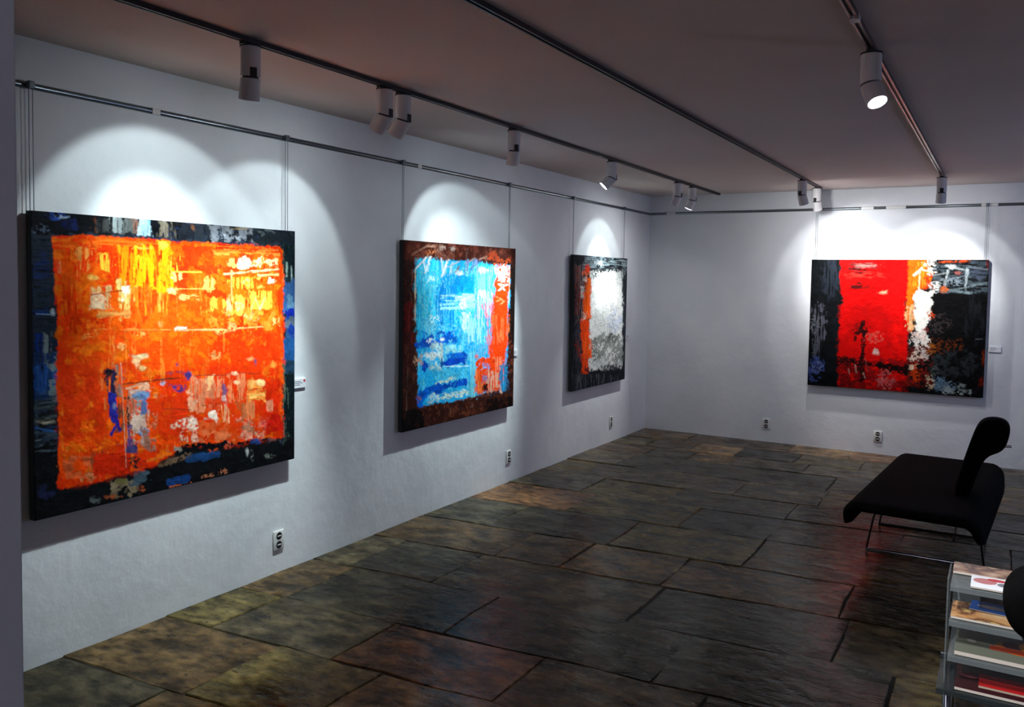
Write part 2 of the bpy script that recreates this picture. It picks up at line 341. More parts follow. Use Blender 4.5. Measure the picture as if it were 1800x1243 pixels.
def paint_one():
    c = Canvas(470, 450, [(51, 370), (519, 408), (503, 811), (47, 909)], 11)
    c.put(np.full(c.X.shape, 99.), (24, 26, 30)); c.mott((48, 56, 68), .62, 'i'); c.mott((30, 45, 80), .8, 'h')
    c.crop(30, 360, 4.438)
    c.r(80, 40, 270, 1243, (44, 52, 66), .8, 'h', .3); c.r(110, 1000, 175, 1243, (24, 50, 120), 1, 'v', .25); c.r(165, 1000, 228, 1243, (120, 135, 138), .9, 'v', .4)
    c.e(170, 500, 60, 120, (36, 50, 92), 1, 'h', .4); c.e(190, 840, 70, 30, (36, 66, 130), 1, 'h', .35); c.e(245, 840, 14, 18, (190, 200, 210)); c.l(120, 850, 250, 860, 8, (120, 140, 165), 1, 'h', .3)
    c.r(100, 45, 1154, 235, (22, 24, 28), 1); c.e(290, 82, 85, 28, (44, 78, 160), 1, 'i', .3); c.e(330, 90, 60, 20, (150, 170, 200), 1, 'f', .65); c.e(180, 190, 80, 40, (80, 90, 110), 1, 'f', .6); c.e(440, 150, 110, 50, (30, 40, 90), 1, 'i', .55)
    c.r(550, 90, 600, 210, (118, 66, 44), 1, 'v', .45); c.r(610, 100, 720, 220, (60, 62, 62), 1, 'v', .4); c.r(715, 105, 795, 235, (150, 160, 160), 1, 'v', .35); c.r(800, 105, 905, 225, (95, 100, 98), 1, 'v', .4); c.r(880, 110, 930, 235, (130, 92, 78), 1, 'v', .5)
    c.r(925, 112, 1025, 245, (176, 212, 232), 1, 'v', .25); c.r(985, 115, 1025, 200, (120, 190, 235), 1, 'v', .3); c.r(1030, 120, 1092, 240, (14, 17, 24), 1); c.r(1095, 135, 1154, 245, (140, 132, 116), 1, 'v', .4)
    c.crop(270, 380, 4.781)
    c.r(20, 50, 190, 185, (128, 118, 100), 1, 'v', .4); c.r(200, 60, 320, 195, (32, 36, 44), 1); c.e(315, 100, 30, 25, (115, 75, 52)); c.r(330, 70, 460, 200, (40, 46, 54), 1, 'v', .3)
    c.r(450, 75, 840, 225, (128, 132, 140), 1, 'i', .45); c.r(520, 150, 840, 240, (22, 25, 30), 1, 'i', .5); c.e(580, 175, 30, 18, (170, 178, 190), 1, 'f', .3); c.e(690, 190, 40, 20, (160, 165, 175), 1, 'f', .4); c.e(700, 112, 45, 9, (160, 138, 95))
    c.r(830, 100, 1190, 245, (30, 38, 42), .9, 'i', .2); c.e(900, 150, 90, 40, (86, 94, 98), 1, 'i', .6)
    c.r(1082, 240, 1195, 570, (20, 34, 37), 1); c.l(1108, 400, 1105, 520, 14, (150, 172, 160), 1, 'v', .3); c.l(1146, 430, 1142, 600, 12, (170, 190, 185), 1, 'v', .3); c.r(1085, 250, 1190, 570, (54, 78, 74), 1, 'v', .75)
    c.r(1070, 560, 1190, 1243, (48, 84, 134), 1); c.e(1130, 750, 45, 70, (84, 122, 152), 1, 'i', .3); c.e(1120, 830, 42, 38, (18, 38, 150)); c.e(1122, 915, 45, 38, (86, 100, 116)); c.e(1128, 990, 46, 52, (24, 58, 150)); c.r(1075, 880, 1110, 1243, (40, 90, 130), 1, 'v', .5)
    c.crop(270, 600, 4.781)
    c.r(1045, 0, 1175, 190, (32, 82, 140), 1); c.r(1045, 180, 1170, 310, (34, 62, 84), 1); c.r(1030, 290, 1165, 1010, (15, 26, 30), 1); c.r(1030, 200, 1075, 900, (74, 92, 78), 1, 'v', .55)
    c.r(-1150, 860, 1150, 1600, (17, 19, 22), 1, rag=8)
    c.crop(30, 620, 4.142)
    c.r(70, 0, 255, 320, (36, 62, 108), 1, 'v', .2); c.e(165, 190, 90, 120, (38, 80, 148), 1, 'v', .3); c.r(190, 0, 260, 330, (118, 135, 140), 1, 'i', .62); c.r(80, 290, 250, 480, (62, 74, 78), 1, 'h', .35); c.e(150, 318, 60, 14, (22, 48, 90)); c.e(140, 490, 75, 18, (150, 145, 128), 1, 'h', .3)
    c.l(80, 535, 225, 575, 26, (38, 82, 140)); c.r(70, 560, 240, 740, (54, 66, 78), 1, 'h', .55); c.e(120, 670, 65, 40, (82, 94, 104), 1, 'h', .5); c.e(150, 1000, 70, 60, (34, 38, 70), 1, 'i', .5)
    c.e(690, 985, 120, 65, (128, 112, 88), 1, 'i', .5); c.e(810, 900, 90, 60, (66, 84, 96), 1, 'i', .45); c.e(840, 990, 30, 22, (175, 82, 44), 1, 'f', .3); c.e(620, 1035, 50, 16, (170, 84, 46), 1, 'f', .4); c.e(490, 1060, 40, 30, (80, 84, 84), 1, 'f', .5); c.e(700, 930, 40, 20, (118, 110, 62))
    # orange field
    c.crop(0, 0, 1)
    fld = [(89, 419), (125, 415), (200, 418), (270, 424), (370, 430), (492, 436), (495, 445), (489, 640), (482, 772), (395, 783), (305, 783), (284, 800), (247, 820), (209, 828), (146, 845), (89, 853), (90, 716), (92, 518)]
    c.p(fld, (252, 76, 6), rag=4, jit=.18)
    sav = c.put
    def inside(d, *a, **k): sav(np.minimum(d, c.fd), *a, **k)
    d = np.full(c.X.shape, 1e9); ins = np.zeros(c.X.shape, bool)
    for (x0, y0), (x1, y1) in zip(fld, fld[1:]+fld[:1]):
        if y0 != y1: ins ^= ((y0 > c.Y) != (y1 > c.Y)) & (c.X < (x1-x0)*(c.Y-y0)/(y1-y0)+x0)
        dx, dy = x1-x0, y1-y0; t = np.clip(((c.X-x0)*dx+(c.Y-y0)*dy)/(dx*dx+dy*dy), 0, 1); d = np.minimum(d, np.hypot(c.X-x0-t*dx, c.Y-y0-t*dy))
    c.fd = np.where(ins, d, -d); c.put = inside
    c.mott((238, 46, 5), .5, 'L', .8); c.mott((255, 118, 14), .72, 'i', .8); c.mott((255, 150, 50), .9, 'v', .8)
    c.r(95, 640, 480, 850, (222, 46, 8), .75, 'L', .3, soft=14); c.r(100, 425, 480, 610, (255, 105, 10), .6, 'i', .55)
    c.crop(30, 360, 4.438)
    c.r(255, 235, 1160, 335, (255, 112, 24), 1, 'h', .45); c.r(320, 345, 420, 1000, (244, 56, 4), 1, 'v', .4); c.r(520, 330, 760, 400, (248, 60, 4), 1, 'h', .4); c.r(300, 850, 760, 980, (246, 58, 4), 1, 'i', .5)
    c.r(750, 320, 1160, 700, (255, 158, 16), 1, 'v', .5); c.r(875, 330, 1045, 660, (255, 204, 18), 1, 'v', .4); c.r(880, 320, 1040, 340, (255, 210, 80), 1, 'h', .4); c.r(890, 400, 980, 520, (255, 225, 30), 1, 'v', .35); c.r(1090, 300, 1160, 560, (255, 190, 40), 1, 'v', .5)
    c.r(605, 395, 685, 520, (255, 196, 56), 1, 'v', .35); c.e(540, 575, 75, 28, (255, 184, 84), 1, 'i', .45); c.e(480, 385, 65, 42, (255, 158, 72), 1, 'v', .5); c.r(430, 440, 530, 520, (255, 150, 60), 1, 'v', .5); c.e(300, 450, 12, 55, (240, 175, 118), 1, 'v', .3)
    c.r(535, 640, 695, 805, (255, 192, 122), 1, 'v', .3); c.r(700, 645, 905, 765, (255, 196, 92), 1, 'v', .5); c.r(755, 595, 835, 765, (255, 216, 124), 1, 'v', .35); c.r(795, 650, 832, 745, (255, 252, 226)); c.e(600, 740, 60, 40, (255, 205, 160), 1, 'f', .3); c.r(545, 775, 640, 802, (255, 215, 170))
    c.r(765, 780, 842, 895, (255, 204, 104), 1, 'v', .35); c.r(590, 825, 845, 885, (255, 160, 76), 1, 'h', .4); c.l(540, 706, 780, 676, 8, (190, 60, 20)); c.r(850, 650, 1150, 860, (255, 140, 30), 1, 'v', .6); c.r(1070, 560, 1100, 850, (255, 175, 70), 1, 'v', .6)
    c.e(740, 1112, 45, 24, (255, 166, 92), 1, 'f', .3); c.e(920, 1188, 55, 15, (255, 224, 176)); c.e(890, 1228, 28, 18, (255, 196, 136)); c.l(600, 975, 1154, 990, 16, (255, 140, 56), 1, 'h', .45); c.r(480, 990, 600, 1040, (255, 130, 50), 1, 'f', .55); c.e(910, 1010, 40, 25, (255, 170, 80), 1, 'f', .5); c.e(1070, 940, 16, 22, (255, 160, 80))
    c.crop(270, 380, 4.781)
    c.r(215, 260, 475, 450, (254, 58, 0), 1, 'i', .2); c.r(400, 630, 570, 695, (246, 54, 4), 1); c.r(1030, 640, 1065, 950, (244, 56, 6), 1, 'v', .2); c.r(500, 200, 1060, 290, (222, 28, 6), 1, 'h', .4, rag=3); c.r(590, 1000, 1045, 1260, (250, 58, 8), 1, 'i', .25, soft=8)
    c.r(0, 215, 130, 640, (255, 184, 18), 1, 'v', .42); c.e(60, 250, 40, 25, (255, 220, 80)); c.r(115, 320, 185, 480, (255, 196, 56), 1, 'v', .45); c.e(160, 520, 55, 45, (255, 224, 126), 1, 'f', .4); c.e(130, 632, 34, 28, (255, 226, 134), 1, 'f', .3); c.l(120, 474, 375, 482, 10, (255, 194, 64), 1, 'h', .2); c.l(160, 618, 480, 622, 10, (255, 186, 90), 1, 'h', .25)
    c.r(480, 290, 1040, 340, (255, 140, 50), 1, 'h', .5); c.e(640, 410, 70, 45, (255, 176, 96), 1, 'i', .4); c.e(750, 408, 62, 58, (255, 228, 176), 1, 'f', .18); c.e(860, 400, 44, 48, (255, 220, 158), 1, 'f', .25); c.e(975, 398, 55, 38, (255, 222, 150), 1, 'f', .35); c.l(570, 498, 1035, 458, 16, (255, 206, 148), 1, 'h', .15); c.l(860, 512, 1025, 500, 20, (255, 204, 124), 1, 'h', .3)
    c.e(972, 556, 32, 26, (255, 248, 206), 1, 'f', .1); c.r(840, 530, 960, 600, (255, 190, 80), 1, 'i', .5); c.e(430, 580, 42, 55, (255, 200, 96), 1, 'v', .35); c.r(570, 540, 810, 620, (255, 172, 52), 1, 'v', .45); c.e(760, 570, 40, 30, (255, 224, 110), 1, 'f', .35)
    c.r(630, 690, 795, 835, (255, 206, 76), 1, 'v', .35); c.e(680, 780, 40, 40, (255, 235, 130), 1, 'f', .3); c.r(795, 655, 985, 810, (255, 194, 64), 1, 'v', .45); c.l(790, 800, 830, 700, 12, (255, 220, 130)); c.l(830, 710, 860, 800, 12, (255, 220, 130)); c.l(860, 800, 910, 700, 12, (255, 220, 130)); c.e(603, 785, 22, 72, (255, 196, 136), 1, 'v', .2); c.l(630, 470, 625, 720, 11, (255, 184, 112), 1, 'v', .2)
    c.r(410, 700, 570, 800, (255, 186, 66), 1, 'v', .45); c.r(190, 680, 345, 705, (255, 184, 104), 1, 'h', .3); c.r(420, 800, 1000, 960, (255, 150, 46), 1, 'i', .45); c.e(800, 870, 60, 40, (255, 180, 110), 1, 'f', .45); c.e(205, 960, 42, 20, (255, 248, 230)); c.l(100, 966, 560, 968, 14, (255, 174, 104), 1, 'h', .35); c.e(630, 950, 32, 44, (255, 178, 104), 1, 'f', .3); c.e(530, 980, 40, 20, (255, 180, 100), 1, 'f', .4); c.l(640, 960, 880, 945, 12, (255, 185, 110), 1, 'h', .35); c.e(470, 1180, 42, 32, (255, 158, 86), 1, 'f', .35); c.r(980, 880, 1015, 930, (255, 190, 110), 1, 'v', .3)
    c.crop(30, 620, 4.142)
    c.r(255, 180, 600, 620, (224, 48, 8), .8, 'i', .3, soft=10); c.r(290, 740, 485, 910, (228, 96, 48), 1, 'i', .45); c.e(460, 890, 65, 42, (224, 128, 78), 1, 'f', .45); c.r(445, 720, 525, 850, (140, 76, 42), .9, 'v', .5); c.r(500, 735, 755, 875, (208, 38, 8), 1); c.r(520, 640, 580, 730, (112, 62, 38), 1, 'v', .5); c.r(570, 200, 620, 420, (236, 110, 50), 1, 'v', .5)
    c.r(650, 85, 722, 330, (160, 118, 102), 1, 'v', .35); c.r(670, 200, 722, 560, (120, 66, 50), 1, 'v', .5); c.r(612, 128, 668, 320, (44, 36, 66), 1, 'v', .2); c.e(625, 152, 28, 27, (26, 22, 34)); c.l(590, 200, 625, 150, 14, (60, 36, 40)); c.l(640, 300, 655, 480, 46, (38, 40, 142)); c.l(655, 470, 690, 560, 30, (48, 40, 152)); c.l(672, 515, 630, 592, 22, (44, 40, 144)); c.e(655, 385, 16, 24, (130, 140, 190))
    c.r(735, 250, 800, 640, (190, 110, 80), 1, 'v', .5); c.r(775, 260, 892, 690, (206, 164, 148), 1, 'i', .42); c.r(770, 440, 885, 610, (230, 196, 176), 1, 'i', .4); c.e(850, 315, 52, 42, (112, 146, 186)); c.r(860, 320, 886, 440, (92, 112, 164), 1, 'v', .2); c.e(820, 360, 30, 35, (140, 140, 140), 1, 'f', .4); c.e(865, 588, 28, 34, (134, 154, 186), 1, 'f', .3); c.r(850, 545, 942, 705, (176, 114, 94), 1, 'i', .4); c.e(885, 250, 42, 26, (242, 178, 140), 1, 'f', .2); c.l(750, 265, 860, 235, 14, (240, 160, 120))
    c.r(738, 520, 775, 712, (92, 62, 122), 1, 'v', .3); c.r(688, 675, 805, 716, (70, 62, 112), 1, 'i', .4); c.r(735, 330, 765, 520, (70, 44, 44), 1, 'f', .5); c.r(890, 440, 960, 560, (226, 110, 70), 1, 'f', .5); c.e(800, 800, 55, 30, (44, 32, 32), 1, 'f', .3); c.e(855, 812, 42, 36, (206, 42, 14)); c.l(890, 788, 1050, 742, 30, (238, 112, 30)); c.l(711, 80, 731, 830, 5, (236, 176, 146), 1, 'v', .15)
    c.l(725, 232, 1090, 194, 7, (112, 50, 30)); c.e(860, 35, 48, 17, (255, 214, 156)); c.e(828, 85, 20, 32, (255, 186, 136), 1, 'f', .2); c.e(870, 120, 22, 17, (255, 196, 126)); c.e(985, 318, 36, 18, (236, 140, 90), 1, 'f', .3); c.e(1020, 225, 20, 25, (110, 70, 90), 1, 'f', .4)
    c.crop(270, 600, 4.781)
    c.r(865, 350, 1030, 810, (224, 42, 8), 1, 'i', .2, soft=8); c.r(0, 330, 240, 860, (226, 50, 10), .8, 'i', .3); c.r(240, 315, 565, 610, (242, 136, 92), 1, 'v', .45); c.e(272, 450, 42, 125, (246, 168, 128), 1, 'i', .35); c.r(395, 310, 442, 425, (252, 188, 128), 1, 'v', .2); c.r(385, 485, 505, 615, (236, 68, 26), 1, 'i', .2); c.r(570, 300, 745, 525, (246, 130, 80), 1, 'v', .45)
    c.e(145, 205, 16, 24, (92, 62, 112), 1, 'f', .2); c.e(215, 300, 55, 50, (84, 54, 124), 1, 'i', .38); c.e(240, 290, 30, 15, (84, 54, 124)); c.e(140, 402, 55, 32, (84, 54, 128), 1, 'i', .35); c.e(25, 360, 18, 16, (190, 180, 200), 1, 'f', .3); c.l(0, 326, 150, 321, 6, (90, 38, 24)); c.e(110, 276, 65, 12, (114, 64, 84), 1, 'f', .4); c.l(280, 302, 560, 296, 6, (140, 60, 40)); c.l(640, 276, 830, 292, 6, (140, 60, 40)); c.l(0, 575, 250, 585, 6, (150, 50, 30))
    c.e(535, 400, 22, 62, (124, 82, 122), 1, 'v', .4); c.e(540, 500, 22, 45, (222, 176, 166), 1, 'f', .3); c.e(625, 290, 26, 15, (255, 205, 160)); c.e(640, 360, 22, 12, (255, 195, 145)); c.r(750, 345, 875, 520, (255, 152, 62), 1, 'h', .25); c.e(832, 370, 38, 22, (255, 206, 136)); c.l(760, 482, 872, 466, 24, (255, 186, 96)); c.e(770, 380, 20, 40, (255, 176, 90), 1, 'v', .3)
    c.r(675, 530, 812, 665, (226, 122, 72), 1, 'v', .35); c.r(640, 530, 690, 690, (190, 96, 50), 1, 'v', .5); c.r(595, 660, 860, 825, (240, 136, 106), 1, 'i', .42); c.e(740, 745, 62, 52, (176, 116, 84), 1, 'f', .45); c.r(300, 680, 565, 800, (240, 96, 42), .9, 'i', .3); c.r(515, 560, 565, 690, (250, 166, 116), 1, 'v', .4); c.r(300, 770, 600, 860, (240, 120, 70), 1, 'i', .5)
    c.e(440, 630, 32, 44, (255, 228, 206)); c.e(370, 660, 24, 14, (250, 206, 176)); c.e(225, 700, 80, 48, (246, 208, 184), 1, 'f', .33); c.e(270, 690, 30, 30, (250, 220, 200), 1, 'f', .2); c.e(92, 722, 26, 24, (242, 186, 156), 1, 'f', .2); c.e(260, 822, 22, 34, (244, 208, 188), 1, 'f', .2); c.r(145, 760, 290, 850, (240, 176, 146), 1, 'f', .5); c.e(540, 870, 35, 40, (236, 116, 96), 1, 'f', .3); c.r(680, 780, 820, 830, (246, 160, 130), 1, 'f', .5)
    c.e(915, 560, 26, 52, (250, 146, 106), 1, 'v', .2); c.e(865, 705, 35, 50, (222, 76, 64), 1, 'f', .3); c.r(900, 630, 1020, 780, (208, 26, 14), 1, 'i', .3); c.e(768, 166, 22, 13, (255, 158, 96)); c.e(810, 186, 9, 22, (112, 72, 112)); c.e(960, 210, 14, 22, (255, 166, 66)); c.r(850, 220, 960, 320, (255, 110, 20), 1, 'i', .4)
    c.put = sav
    c.l(200, 880, 560, 880, 26, (16, 14, 16), 1, 'f', .25); c.l(360, 905, 520, 880, 50, (16, 16, 20), 1, 'i', .2); c.l(600, 880, 900, 850, 30, (18, 18, 22), 1, 'f', .35); c.e(790, 855, 50, 24, (28, 70, 140), 1, 'f', .3)
    c.l(-20, 1035, 235, 965, 56, (112, 88, 68), 1, 'i', .3); c.l(225, 992, 455, 962, 56, (28, 64, 112), 1, 'i', .2); c.l(60, 1185, 200, 1150, 60, (26, 64, 124), 1, 'i', .3); c.l(380, 940, 460, 915, 26, (196, 76, 40), 1, 'f', .3); c.e(560, 905, 30, 22, (220, 86, 60), 1, 'f', .3)
    c.l(330, 1150, 520, 1100, 34, (170, 104, 74), 1, 'f', .5); c.l(60, 1225, 230, 1195, 16, (170, 84, 50), 1, 'f', .4); c.e(715, 940, 14, 28, (170, 174, 172), 1, 'f', .2); c.e(745, 965, 12, 40, (120, 125, 122), 1, 'f', .4); c.e(890, 990, 45, 28, (96, 104, 98), 1, 'f', .45); c.e(945, 850, 30, 14, (130, 80, 78)); c.e(110, 915, 50, 20, (150, 140, 130), 1, 'f', .55)
    return c

def paint_two():
    c = Canvas(360, 380, [(711, 422), (908, 438), (897, 712), (702, 756)], 22)
    c.put(np.full(c.X.shape, 99.), (50, 25, 20)); c.mott((88, 42, 30), .7, 'i')
    c.crop(690, 410, 6.543)
    c.r(110, 80, 1440, 320, (70, 30, 22)); c.r(140, 90, 1400, 300, (112, 56, 42), 1, 'i', .68); c.r(130, 300, 250, 1260, (44, 22, 20)); c.r(130, 800, 215, 1260, (104, 26, 24), 1, 'v', .35); c.r(1335, 380, 1440, 1260, (24, 16, 14)); c.r(215, 420, 262, 1260, (96, 62, 48), 1, 'v', .6)
    c.crop(690, 580, 6.543)
    c.r(60, 0, 215, 500, (62, 22, 20), 1, 'v', .5); c.r(60, 760, 1365, 1180, (54, 25, 18)); c.r(300, 820, 1000, 1080, (96, 46, 30), 1, 'i', .62); c.r(60, 900, 330, 1180, (15, 11, 11), 1, 'i', .15); c.r(1060, 780, 1380, 1000, (22, 12, 11), 1, 'i', .2); c.l(160, 400, 130, 900, 10, (110, 80, 66), 1, 'v', .4); c.e(880, 860, 14, 18, (140, 110, 90)); c.r(520, 880, 720, 960, (130, 80, 56), 1, 'v', .8)
    c.crop(0, 0, 1)
    c.p([(731, 456), (806, 459), (870, 465), (897, 467), (894, 532), (890, 595), (884, 687), (852, 687), (824, 697), (790, 703), (731, 710), (731, 600)], (30, 174, 234), rag=2.5, jit=.2)
    c.p([(731, 456), (770, 457), (780, 560), (731, 580)], (52, 208, 242), .9, 'v', .2, soft=8); c.r(733, 460, 860, 690, (90, 215, 240), .8, 'v', .72); c.r(733, 460, 860, 690, (10, 140, 218), .5, 'i', .75); c.r(740, 470, 850, 640, (150, 226, 240), .5, 'f', .7)
    c.crop(690, 410, 6.543)
    c.e(450, 525, 60, 42, (196, 242, 246), 1, 'f', .35); c.r(700, 490, 945, 705, (0, 150, 226), 1, 'i', .1, soft=8); c.r(480, 610, 720, 1060, (10, 138, 220), 1, 'v', .45); c.r(540, 700, 940, 880, (150, 226, 236), 1, 'h', .48); c.e(830, 745, 80, 34, (230, 246, 240), 1, 'h', .3); c.e(800, 815, 34, 45, (232, 246, 240), 1, 'f', .3)
    c.r(800, 915, 875, 1110, (206, 242, 236), 1, 'v', .2); c.r(820, 960, 1065, 1260, (156, 222, 236), 1, 'v', .45); c.r(950, 380, 1185, 690, (116, 192, 232), 1, 'v', .4); c.r(955, 655, 1150, 970, (176, 194, 228), 1, 'v', .42); c.e(1015, 690, 34, 36, (232, 222, 232), 1, 'f', .2); c.r(330, 1020, 470, 1180, (120, 215, 240), 1, 'v', .5); c.e(470, 990, 60, 40, (190, 235, 245), 1, 'f', .6)
    c.r(340, 1140, 730, 1260, (0, 92, 202), 1, 'i', .4)
    c.crop(0, 0, 1)
    c.p([(874, 468), (896, 468), (893, 532), (890, 595), (884, 640), (876, 684), (832, 690), (831, 650), (843, 630), (856, 626), (860, 590), (864, 545), (869, 505)], (248, 66, 12), rag=3, jit=.2)
    c.crop(690, 410, 6.543)
    c.e(1080, 870, 56, 80, (232, 128, 150), 1, 'v', .35); c.r(1080, 940, 1130, 1260, (206, 140, 170), 1, 'v', .45); c.r(1195, 370, 1330, 570, (246, 196, 190), 1, 'i', .35)
    for a in ((1235, 395, 1315, 425, 16), (1250, 480, 1315, 440, 14), (1250, 490, 1310, 510, 14), (1210, 662, 1315, 592, 14), (1228, 600, 1285, 655, 14), (1215, 590, 1305, 602, 12)): c.l(*a, (255, 234, 220))
    for a in ((1195, 735, 1280, 785, 14), (1180, 790, 1250, 760, 12), (1230, 820, 1270, 790, 12)): c.l(*a, (252, 146, 92), 1, 'f', .2)
    c.l(1352, 395, 1330, 820, 8, (244, 196, 150), 1, 'v', .2); c.l(263, 420, 247, 1010, 11, (212, 188, 156), 1, 'v', .12); c.r(1100, 950, 1320, 1260, (255, 112, 60), 1, 'v', .6)
    for a, k in (((270, 405, 385, 280, 16), (240, 230, 224)), ((432, 280, 375, 455, 24), (248, 244, 240)), ((355, 320, 375, 445, 14), (240, 240, 240)), ((632, 315, 560, 505, 28), (244, 244, 244)), ((560, 290, 580, 480, 16), (206, 216, 220)), ((680, 345, 652, 485, 16), (232, 240, 244)),
                 ((762, 328, 640, 392, 12), (196, 190, 196)), ((762, 385, 722, 455, 22), (142, 122, 122)), ((230, 245, 400, 150, 16), (156, 110, 90)), ((400, 150, 492, 160, 20), (186, 136, 116)), ((492, 160, 502, 300, 14), (146, 96, 76)), ((700, 160, 640, 300, 12), (134, 94, 78)), ((860, 180, 828, 475, 10), (126, 86, 76)),
                 ((1000, 300, 1065, 288, 12), (176, 126, 106)), ((1060, 280, 1085, 330, 10), (170, 110, 90)), ((942, 335, 870, 475, 12), (92, 112, 152)), ((830, 350, 930, 310, 12), (190, 180, 186)), ((900, 405, 1005, 330, 10), (70, 92, 142)), ((520, 190, 640, 330, 12), (150, 110, 96)), ((1110, 300, 1170, 215, 14), (176, 70, 36)), ((1170, 215, 1210, 320, 14), (176, 70, 36)), ((270, 330, 300, 240, 12), (130, 80, 60))):
        c.l(*a[:4], a[4]*.7, k, .95, 'f', .15); c.l(a[0]+14, a[1]-10, a[2]+26, a[3]-16, a[4]*.4, k, .7, 'f', .3); c.l(a[0]-10, a[1]+14, a[2]+20, a[3]-30, a[4]*.35, k, .55, 'f', .4)
    c.e(440, 222, 44, 30, (190, 108, 66), 1, 'f', .35); c.e(572, 165, 32, 28, (170, 140, 126), 1, 'f', .2); c.e(690, 185, 26, 26, (170, 150, 140), 1, 'f', .3); c.e(680, 250, 50, 50, (110, 60, 46), 1, 'i', .4); c.e(1150, 262, 52, 52, (156, 54, 26), 1, 'f', .4); c.r(1175, 308, 1345, 365, (180, 70, 32), 1, 'f', .35); c.e(765, 462, 36, 22, (206, 220, 230), 1, 'f', .3); c.e(1035, 430, 62, 26, (222, 238, 238), 1, 'f', .35); c.e(250, 220, 40, 35, (120, 66, 50), 1, 'f', .4); c.r(850, 310, 1000, 480, (120, 140, 190), 1, 'v', .6)
    c.crop(690, 580, 6.543)
    c.l(290, 160, 420, 128, 84, (0, 84, 196), 1, 'i', .08); c.l(440, 152, 560, 108, 50, (0, 100, 206), 1, 'i', .1); c.r(640, 60, 715, 120, (0, 96, 204), 1, 'i', .3); c.e(420, 112, 38, 24, (234, 242, 242), 1, 'f', .4); c.e(550, 100, 18, 14, (230, 238, 240)); c.r(375, 150, 560, 465, (182, 218, 222), 1, 'i', .42); c.e(450, 290, 76, 34, (230, 238, 238), 1, 'f', .25); c.l(540, 150, 545, 300, 26, (206, 226, 222))
    c.r(575, 165, 765, 265, (146, 218, 232), 1, 'i', .4); c.l(575, 388, 765, 332, 84, (0, 70, 192), 1, 'i', .05); c.l(630, 290, 835, 272, 42, (10, 100, 206), 1, 'i', .2); c.e(820, 330, 28, 54, (10, 70, 182), 1, 'f', .3); c.e(360, 402, 46, 52, (0, 80, 192)); c.l(545, 310, 548, 420, 14, (20, 90, 150)); c.e(283, 335, 46, 64, (196, 146, 116), 1, 'f', .3)
    c.l(560, 412, 845, 408, 16, (176, 228, 240)); c.r(440, 430, 835, 560, (70, 190, 230), 1, 'i', .25); c.l(480, 605, 690, 540, 34, (210, 234, 218), 1, 'f', .2); c.l(300, 735, 500, 662, 96, (0, 90, 202), 1, 'i', .08); c.l(480, 662, 805, 590, 70, (0, 80, 196), 1, 'i', .05); c.l(500, 775, 800, 702, 70, (210, 236, 226), 1, 'f', .25); c.e(430, 762, 62, 54, (176, 218, 232), 1, 'f', .4); c.r(270, 790, 320, 850, (0, 100, 210)); c.e(265, 770, 26, 40, (150, 70, 50), 1, 'f', .35)
    c.r(850, 240, 925, 765, (112, 206, 226), 1, 'v', .25); c.r(925, 175, 1045, 310, (92, 182, 232), 1, 'v', .3); c.e(945, 302, 16, 16, (232, 112, 122)); c.l(950, 385, 1015, 340, 44, (246, 68, 20)); c.r(1015, 385, 1095, 445, (150, 150, 206), 1, 'f', .2); c.r(1008, 458, 1095, 512, (236, 70, 40)); c.r(1008, 525, 1085, 595, (132, 122, 172), 1, 'f', .2); c.r(1065, 465, 1205, 705, (228, 166, 136), 1, 'v', .35); c.r(1150, 300, 1250, 480, (252, 130, 90), 1, 'v', .4)
    c.e(1030, 652, 42, 44, (62, 25, 20)); c.r(1205, 395, 1290, 695, (52, 122, 172), 1, 'v', .3); c.r(930, 430, 1005, 720, (242, 116, 56), 1, 'v', .45); c.r(1060, 0, 1112, 260, (206, 126, 156), 1, 'v', .4); c.l(690, 800, 1075, 742, 14, (124, 62, 42), 1, 'f', .3); c.e(1170, 680, 30, 20, (236, 80, 40)); c.l(860, 780, 1180, 700, 22, (70, 30, 24), 1, 'f', .3); c.r(1245, 250, 1300, 420, (150, 130, 170), 1, 'v', .6)
    return c

